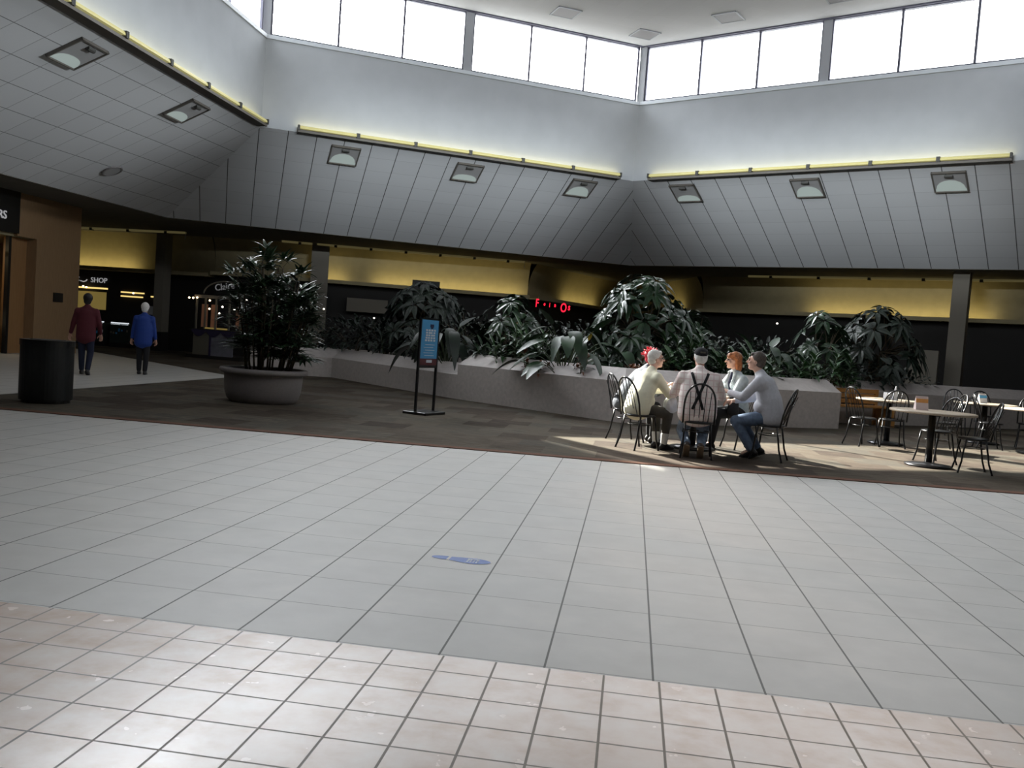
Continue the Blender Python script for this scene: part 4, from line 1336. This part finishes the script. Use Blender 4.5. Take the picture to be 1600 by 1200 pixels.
def person(name_label, x, y, hd, S, hip=(0, -.02, .545), lean=(10, 16, 20), head_yaw=0., head_pitch=0., feet=None, hands=None,
           top='greyk', legs='jeans', skin='skin', shoes='shoe', girth=1.0, fem=False, knee_pole=(0, 1, .6), z=.006, hairfn=None, sleeve=1., hem=.0,
           toe=(0, 1, 0), palms=None, curl=.45, voxel=.011, elbow_pole=(.7, -.5, -.8), sh=.185, collar=None, flat=False, leg_end=.93, wide=1.):
    t = empty('person', (x, y, z), R(hd - 90), name_label, 'person')
    P0 = V(hip)
    def dirl(a): return V((0, math.sin(R(a)), math.cos(R(a))))
    P1 = P0 + dirl(lean[0]) * .20       # waist
    P2 = P1 + dirl(lean[1]) * .21       # chest
    P3 = P2 + dirl(lean[2]) * .155      # neck base
    nk = dirl(lean[2] + 8); 
    P4 = P3 + nk * .062
    Hc = P4 + V((0, .028, .105))
    LAT = (1, 0, 0)
    hs = .085 if not fem else .09
    shp = [P2 + dirl(lean[2]) * .062 + V((s * sh * (.93 if fem else 1), 0, 0)) for s in (-1, 1)]
    hipj = [P0 + V((s * .088, 0, 0)) for s in (-1, 1)]
    body = []; shirt = []; tr = []
    g = girth
    # torso
    body += [('cap', P0, P1, .105, .10, LAT, 1.35), ('cap', P1, P2, .10, .105, LAT, 1.35), ('cap', P2, P3 - dirl(lean[2]) * .03, .10, .07, LAT, 1.4)]
    shirt += [('cap', P0 + V((0, 0, -.01 + hem)), P1, .128 * g, .124 * g, LAT, 1.36 * wide), ('cap', P1, P2, .124 * g, .122 * (1 + (g - 1) * .5), LAT, 1.40 * wide), ('cap', P2, P3 - dirl(lean[2]) * .045, .120, .080, LAT, 1.5)]
    for q in shp: shirt += [('cap', P3 - dirl(lean[2]) * .03, q - dirl(lean[2]) * .012, .062, .066), ('cap', P2 - dirl(lean[1]) * .02 + V((q.x * .45, 0, 0)), q - dirl(lean[2]) * .03, .105, .074)]
    if g > 1.05: shirt.append(('ell', P0 + dirl(lean[0]) * .12 + V((0, .05 * g, 0)), (.165 * g, .125 * g, .13)))
    if fem: shirt += [('ell', P2 + V((s * .075, .085, -.035)), (.075, .065, .07)) for s in (-1, 1)]
    # neck and head
    body += [('cap', P3 - nk * .04, P4 + nk * .03, .056 if not fem else .048, .054 if not fem else .046)]
    shirt += [('cap', P3 - nk * .035, P3 + nk * .012, .074, .066)]
    hr = Matrix.Rotation(R(head_yaw), 3, 'Z') @ Matrix.Rotation(R(-head_pitch), 3, 'X')
    def Hp(p): return Hc + hr @ V(p)
    fs = .94 if fem else 1.
    body += [('ell', Hp((0, -.012, .028)), (.076 * fs, .096 * fs, .094 * fs), hr), ('ell', Hp((0, .022, -.035)), (.062 * fs, .072 * fs, .082 * fs), hr), ('ell', Hp((0, .058, -.088)), (.034 * fs, .032, .026), hr)]
    body += [('cap', Hp((0, .088, .022)), Hp((0, .112, -.018)), .011, .015), ('ell', Hp((0, .082, .036)), (.052, .018, .014), hr), ('ell', Hp((0, .088, -.052)), (.026, .012, .012), hr)]
    for s in (-1, 1):
        body += [('ell', Hp((s * .076 * fs, -.008, -.008)), (.010, .020, .032), hr), ('ell', Hp((s * .045, .066, -.020)), (.024, .022, .024), hr)]
    # arms
    info = {}
    for i, s in enumerate((-1, 1)):
        hand = V(hands[i]); sp = shp[i]
        ep = V((s * elbow_pole[0], elbow_pole[1], elbow_pole[2]))
        el, wr = ik(sp, hand, .285, .255, ep)
        body += [('cap', sp, el, .044, .037), ('cap', el, wr, .038, .026)]
        k = 1. if not fem else .9
        shirt += [('cap', sp, el, .070 * k, .056 * k)]
        w_end = el.lerp(wr, .86 * sleeve)
        shirt += [('cap', el, w_end, .056 * k, .042 * k)]
        dv = (wr - el).normalized()
        pn = V(palms[i]) if palms else V((0, 0, -1))
        body += hand_prims(wr, dv, pn, curl, s)
        info['wr%d' % i] = wr; info['el%d' % i] = el
    # legs
    for i, s in enumerate((-1, 1)):
        ft = V(feet[i]); an = ft + V((0, 0, .085))
        kp = V(knee_pole); kp = V((s * .12 + kp.x * s, kp.y, kp.z))
        kn, an = ik(hipj[i], an, .43, .42, kp)
        body += [('cap', hipj[i], kn, .078, .052), ('cap', kn, an, .052, .034), ('cap', an, an + V((0, .10, -.055)), .034, .030)]
        k = 1.0 if not fem else .95
        tr += [('cap', hipj[i] + V((-s * .01, 0, 0)), kn, .100 * k * (1 + (g - 1) * .4), .072 * k), ('cap', kn, kn.lerp(an, leg_end), .072 * k, .056 * k)]
        info['kn%d' % i] = kn; info['an%d' % i] = an
    tr += [('cap', P0 + V((0, 0, -.015)), P0 + dirl(lean[0]) * .10, .120 * (1 + (g - 1) * .5), .115 * (1 + (g - 1) * .8), LAT, 1.36)]
    bo = blob('body', body, M[skin], t, S, .0065, 2)
    sh_ = blob('upper_garment', shirt, M[top], t, S, voxel, 5)
    tr_ = blob('trousers', tr, M[legs], t, S, voxel, 5)
    for i, s in enumerate((-1, 1)):
        an = info['an%d' % i]; to = V(toe[i]) if isinstance(toe[0], (tuple, list)) else V(toe)
        to = to.normalized()
        dn = V((0, 0, -1)); dn = (dn - to * dn.dot(to)).normalized()
        lt = to.cross(dn)
        hl = an + dn * .050 - to * .035
        blob('shoe', [('cap', hl, an + dn * .058 + to * .15, .036, .032, lt, 1.15), ('cap', hl + dn * .0, an, .038, .042), ('cap', an + dn * .01, an + dn * .05 + to * .10, .036, .033, lt, 1.2)], M[shoes], t, S, .008, 2)
        so_ = MB()
        so_o = blob('shoe_sole', [('cap', hl + dn * .030 - to * .008, hl + dn * .030 + to * .20, .030, .034, lt, 1.25)], M['sole' if shoes == 'shoeb' else 'blackp'], t, S, .008, 1)
        for v in so_o.data.vertices:   # flatten into a sole
            c = (hl + dn * .033) * S
            w = (v.co - c).dot(dn); v.co -= dn * (w * .68)
    info.update(P0=P0, P1=P1, P2=P2, P3=P3, Hc=Hc, Hp=Hp, hr=hr, t=t, S=S, shirt=sh_, body=bo, shp=shp)
    # eyes and lips
    for s in (-1, 1):
        e_ = MB().lathe([(0, -.010), (.007, -.007), (.010, 0), (.007, .007), (0, .010)], 12).build('eye', M['eye'], t, True)
        e_.location = Hp((s * .030, .083, .010)) * S
    lp = blob('lips', [('cap', Hp((-.018, .094, -.053)), Hp((.018, .094, -.053)), .006, .006)], M['lip'], t, S, .003, 1)
    return info
def cap_hair(I, mat, long_=0., full=False, bald=False, name='hair'):
    Hp, hr, S, t = I['Hp'], I['hr'], I['S'], I['t']
    pr = []
    if not bald: pr += [('ell', Hp((0, -.024, .043)), (.083, .097, .093), hr)]
    pr += [('ell', Hp((0, -.050, -.005)), (.079, .066, .075), hr)]
    for s in (-1, 1): pr.append(('ell', Hp((s * .070, -.022, .025)), (.016, .038, .040), hr))
    if not bald: pr.append(('ell', Hp((0, .052, .088)), (.056, .030, .028), hr))
    if full: pr += [('ell', Hp((0, -.03, .035)), (.098, .108, .108), hr), ('ell', Hp((0, -.06, -.03)), (.080, .060, .09), hr)]
    if long_:
        pr += [('ell', Hp((0, -.070, -.06)), (.085, .055, .11), hr)]
        for s in (-1, 1): pr.append(('cap', Hp((s * .068, -.030, .03)), Hp((s * .070, -.045, -.10)), .032, .026))
        pr += [('ell', Hp((0, .066, .076)), (.066, .028, .030), hr), ('ell', Hp((-.035, .082, .055)), (.032, .014, .024), hr), ('ell', Hp((.035, .080, .058)), (.032, .014, .022), hr)]
    return blob(name, pr, M[mat], t, S, .006, 2)
def glasses(I):
    Hp, S, t = I['Hp'], I['S'], I['t']
    g_ = MB()
    for s in (-1, 1):
        g_.tube([Hp((s * .031 + .022 * math.cos(a), .098, .010 + .016 * math.sin(a))) * S for a in [2 * math.pi * k / 16 for k in range(17)]], .0022 * S, 5)
        g_.tube([Hp((s * .054, .095, .014)) * S, Hp((s * .078, .02, .014)) * S, Hp((s * .080, -.012, .006)) * S], .0022 * S, 5)
    g_.tube([Hp((-.010, .100, .013)) * S, Hp((.010, .100, .013)) * S], .0022 * S, 5)
    return g_.build('glasses', M['frame'], t, True)

PS = 1.04
# 1: red-haired person at the back left
I = person('person with bright red hair in a slate shirt, leaning in behind the cream pullover', -.05, 12.70, 14, PS, lean=(28, 36, 32), head_yaw=-5, head_pitch=-10,
           feet=[(-.12, .42, 0), (.12, .40, 0)], hands=[(-.16, .52, .80), (.14, .55, .80)], top='slate', legs='blackc', skin='skinl', girth=1.2)
cap_hair(I, 'hairred')
pr = []
rr = random.Random(3)
for k in range(34):
    a = rr.uniform(0, 6.28); el = rr.uniform(.1, 1.4)
    d = V((math.cos(a) * math.cos(el), math.sin(a) * math.cos(el) * 1.1 - .1, math.sin(el)))
    pr.append(('cap', I['Hp'](V((0, -.02, .04)) + d * .075), I['Hp'](V((0, -.02, .04)) + d * .125), .013, .006))
blob('hair_spikes', pr, M['hairred'], I['t'], PS, .006, 1)
# 2: man in the cream pullover
I = person('white-haired man in a cream pullover and glasses, leaning on the table', .13, 11.82, 38, .99, lean=(15, 25, 24), head_yaw=-24, head_pitch=-4,
           feet=[(-.06, .40, 0), (.16, .36, 0)], hands=[(-.05, .58, .80), (.16, .55, .80)], top='cream', legs='olive', skin='skinl', girth=1.18, wide=1.08, leg_end=.62, elbow_pole=(.5, -.2, -.9))
cap_hair(I, 'hairw'); glasses(I)
for i in (0, 1):
    a, k = I['an%d' % i], I['kn%d' % i]
    blob('sock', [('cap', a.lerp(k, .02), a.lerp(k, .30), .046, .055)], M['sock'], I['t'], .99, .008, 2)
# 3: man with suspenders, back to us
I = person('man seen from behind in a pink plaid shirt, crossed black suspenders and black cap', .88, 11.45, 90, 1.025, lean=(6, 14, 22), head_yaw=8, head_pitch=-6,
           feet=[(-.10, -.06, .07), (.07, -.10, .07)], hands=[(-.20, .42, .80), (.24, .44, .78)], top='plaid', legs='jeansl', skin='skin', shoes='shoeb', girth=1.24, wide=1.14, sh=.205,
           toe=((0, .6, -.8), (0, .6, -.8)), elbow_pole=(.55, -.1, -.9))
Hp, hr = I['Hp'], I['hr']
cap_hair(I, 'hairw', bald=True)
cp = [('ell', Hp((0, -.012, .062)), (.086, .106, .074), hr), ('cap', Hp((-.05, .095, .048)), Hp((.05, .095, .048)), .018, .018), ('ell', Hp((0, .120, .048)), (.070, .060, .012), hr)]
blob('baseball_cap', cp, M['blackc'], I['t'], I['S'], .006, 2)
bd_ = MB(); bd_.box(Hp((0, -.116, .078)) * I['S'], (.06 * PS, .012, .018), hr); bd_.build('cap_badge', M['beige'], I['t'])
bv = BVHTree.FromObject(I['shirt'], bpy.context.evaluated_depsgraph_get())
def strap(x0, z0, x1, z1, w=.034):
    n = 26; L_ = []; Rr = []
    d = V((x1 - x0, 0, z1 - z0)).normalized(); sd = V((-d.z, 0, d.x))
    for i in range(n + 1):
        f = i / n
        for arr, s in ((L_, .5), (Rr, -.5)):
            q = V((x0 + (x1 - x0) * f, -1.2, z0 + (z1 - z0) * f)) + sd * (w * s)
            h = bv.ray_cast(q, V((0, 1, 0)))[0]
            if h is None: h = V((q.x, arr[-1].y if arr else 0, q.z))
            arr.append(h + V((0, -.007, .0)))
    m_ = MB().add(L_ + Rr, [(i, i + 1, n + 2 + i, n + 1 + i) for i in range(n)])
    o = m_.build('suspender', M['blackc'], I['t'])
    sm = o.modifiers.new('t', 'SOLIDIFY'); sm.thickness = .006
    return o
zt = (I['P3'].z - .035) * I['S']
strap(-.105, zt, .055, .60 * PS); strap(.105, zt, -.075, .60 * PS)
blt = []
# 4: woman in denim
I = person('auburn-haired woman in a pale denim jacket with glasses, facing left across the table', 1.56, 12.88, 206, 1.0, lean=(8, 12, 12), head_yaw=-22, head_pitch=0,
           feet=[(-.10, .46, 0), (.10, .40, 0)], hands=[(-.03, .40, .80), (.06, .44, .80)], top='denimj', legs='blackc', skin='skinl', fem=True, elbow_pole=(.9, -.2, -.9))
cap_hair(I, 'hairr', long_=1); glasses(I)
P1, P2, P3 = I['P1'], I['P2'], I['P3']
blob('navy_top', [('cap', P1 + V((0, .075, .02)), P2 + V((0, .085, .0)), .060, .062, (1, 0, 0), .9), ('cap', P2 + V((0, .085, 0)), P3 + V((0, .035, -.02)), .060, .045, (1, 0, 0), .8)], M['navy'], I['t'], I['S'], .009, 2)
for s in (-1, 1):
    blob('jacket_lapel', [('cap', P3 + V((s * .075, .045, .0)), P2 + V((s * .085, .135, -.0)), .020, .022), ('cap', P3 + V((s * .065, .0, .025)), P3 + V((s * .075, .06, -.005)), .020, .022)], M['denimj'], I['t'], I['S'], .008, 2)
blob('handbag', [('cap', V((-.22, .22, .56)), V((-.22, .22, .70)), .09, .075, (1, 0, 0), .7)], M['blackc'], I['t'], I['S'], .01, 2)
# 5: man in grey
I = person('dark-haired man in a grey pullover and jeans leaning in from the right', 1.86, 11.86, 160, PS, lean=(12, 22, 26), head_yaw=2, head_pitch=-4,
           feet=[(-.09, .18, .02), (.10, .14, .03)], hands=[(-.14, .52, .82), (.10, .50, .70)], top='greyk', legs='jeans', skin='skinl', girth=1.22, sh=.20,
           toe=((0, .95, -.3), (0, .9, -.4)), elbow_pole=(.7, -.3, -.9))
cap_hair(I, 'hairg')
# walkers at the left
I = person('person walking away in a maroon jacket and dark trousers beside the oak pier', -11.08, 16.55, 112, .93, hip=(0, 0, .93), lean=(2, 3, 5), head_yaw=0,
           feet=[(-.09, .16, .0), (.09, -.14, .03)], hands=[(-.34, .08, .84), (.27, .14, .90)], top='maroon', legs='navy', skin='skin', girth=1.14, wide=1.02, knee_pole=(0, 1, .1), z=0., hem=-.10, elbow_pole=(.4, -.9, .0), toe=((0, 1, 0), (0, .9, -.3)))
cap_hair(I, 'hairk', full=True)
I = person('white-haired person walking away in a royal blue jacket and black trousers', -10.62, 17.9, 110, .88, hip=(0, 0, .93), lean=(2, 3, 6), head_yaw=0,
           feet=[(-.08, .06, .0), (.08, -.06, .0)], hands=[(-.29, .06, .80), (.28, .10, .82)], top='royal', legs='blackc', skin='skin', girth=1.22, wide=1.02, knee_pole=(0, 1, .1), z=0., hem=-.12, elbow_pole=(.4, -.9, 0))
cap_hair(I, 'hairw', full=True)

# ------------------------------------------------------------------ light
SOFFIT_FILL = 58.
LOW, HIGH, SUNGLOW = 7.6, 9., 92.
w = bpy.data.worlds.new('sky'); sc.world = w; w.use_nodes = True
nt = w.node_tree; kk = NT(nt); bg = nt.nodes['Background']
tc = nt.nodes.new('ShaderNodeTexCoord')
sx, sy, sz = kk.sep(tc.outputs['Generated'])
SUN = V((.725, -.685, -.64)).normalized()
lowr = kk.ramp(sz, [(0., (.9, .9, .9)), (.22, (1, 1, 1)), (.45, (.55, .55, .55)), (.8, (.45, .45, .45))])
higr = kk.ramp(sz, [(.20, (0, 0, 0)), (.44, (1, 1, 1)), (.62, (.8, .8, .8)), (.85, (.2, .2, .2))])
hd = kk.m('ADD', kk.m('MULTIPLY', sx, -SUN.x), kk.m('MULTIPLY', sy, -SUN.y))
asym = kk.m('MAXIMUM', kk.m('MULTIPLY_ADD', hd, .85, .36), .06)
dt = kk.m('ADD', hd, kk.m('MULTIPLY', sz, -SUN.z))
lob = kk.m('POWER', kk.m('MAXIMUM', dt, 0.), 22.)
bg.inputs['Color'].default_value = (.965, .98, 1.0, 1)
nt.links.new(kk.m('ADD', kk.m('MULTIPLY', lowr, LOW), kk.m('ADD', kk.m('MULTIPLY', kk.m('MULTIPLY', higr, asym), HIGH), kk.m('MULTIPLY', lob, SUNGLOW))), bg.inputs['Strength'])
# low afternoon sun through the back left windows
def sun_through(tgt, rad, energy, colr, blend, soft=.33):
    ld = bpy.data.lights.new('sun_beam', 'SPOT'); ld.energy = energy * 4 * math.pi * 80 ** 2; ld.color = colr
    ld.spot_size = 2 * math.atan(rad / 80); ld.spot_blend = blend; ld.shadow_soft_size = soft
    so = bpy.data.objects.new('sun_beam', ld); col.objects.link(so)
    so.location = V(tgt) - SUN * 80; so.rotation_euler = SUN.to_track_quat('-Z', 'Y').to_euler()
sun_through((-5.35, 24.7, 9.67), 5.5, 46, (1, .94, .82), .05)
# added weak, soft spot through the left panes for the warm tile patch
sun_through((-10.1, 19.3, 9.67), 3.6, 3.4, (1, .80, .62), .9, 3.2)
for (i, jx) in ((3, 0), (4, 1), (2, 5)):  # added fill lamps on the unseen rims, brightening the opposite sloping soffits
    a_, b_ = hi[i], hi[(i + 1) % 6]
    m_ = (a_ + b_) / 2; q_ = (lo[jx] + lo[(jx + 1) % 6] + hi[jx] + hi[(jx + 1) % 6]) / 4
    p_ = V((m_.x, m_.y, 6.2)) + (V((-.38, 16.6, 0)) - V((m_.x, m_.y, 0))).normalized() * .5
    e_ = (b_ - a_).normalized()
    fl = area('added_soffit_fill', p_, e_, (q_ + V((0, 0, .62)) - p_), 9., .25, SOFFIT_FILL * (.75 if jx == 5 else 1.), (.90, .96, 1.))
    fl.data.spread = R(15)
sc.view_settings.view_transform = 'Standard'
sc.view_settings.look = 'None'
sc.view_settings.exposure = 0.
sc.cycles.use_denoising = True
sc.cycles.max_bounces = 8
sc.cycles.diffuse_bounces = 5
sc.cycles.transparent_max_bounces = 12
sc.cycles.sample_clamp_indirect = 4.
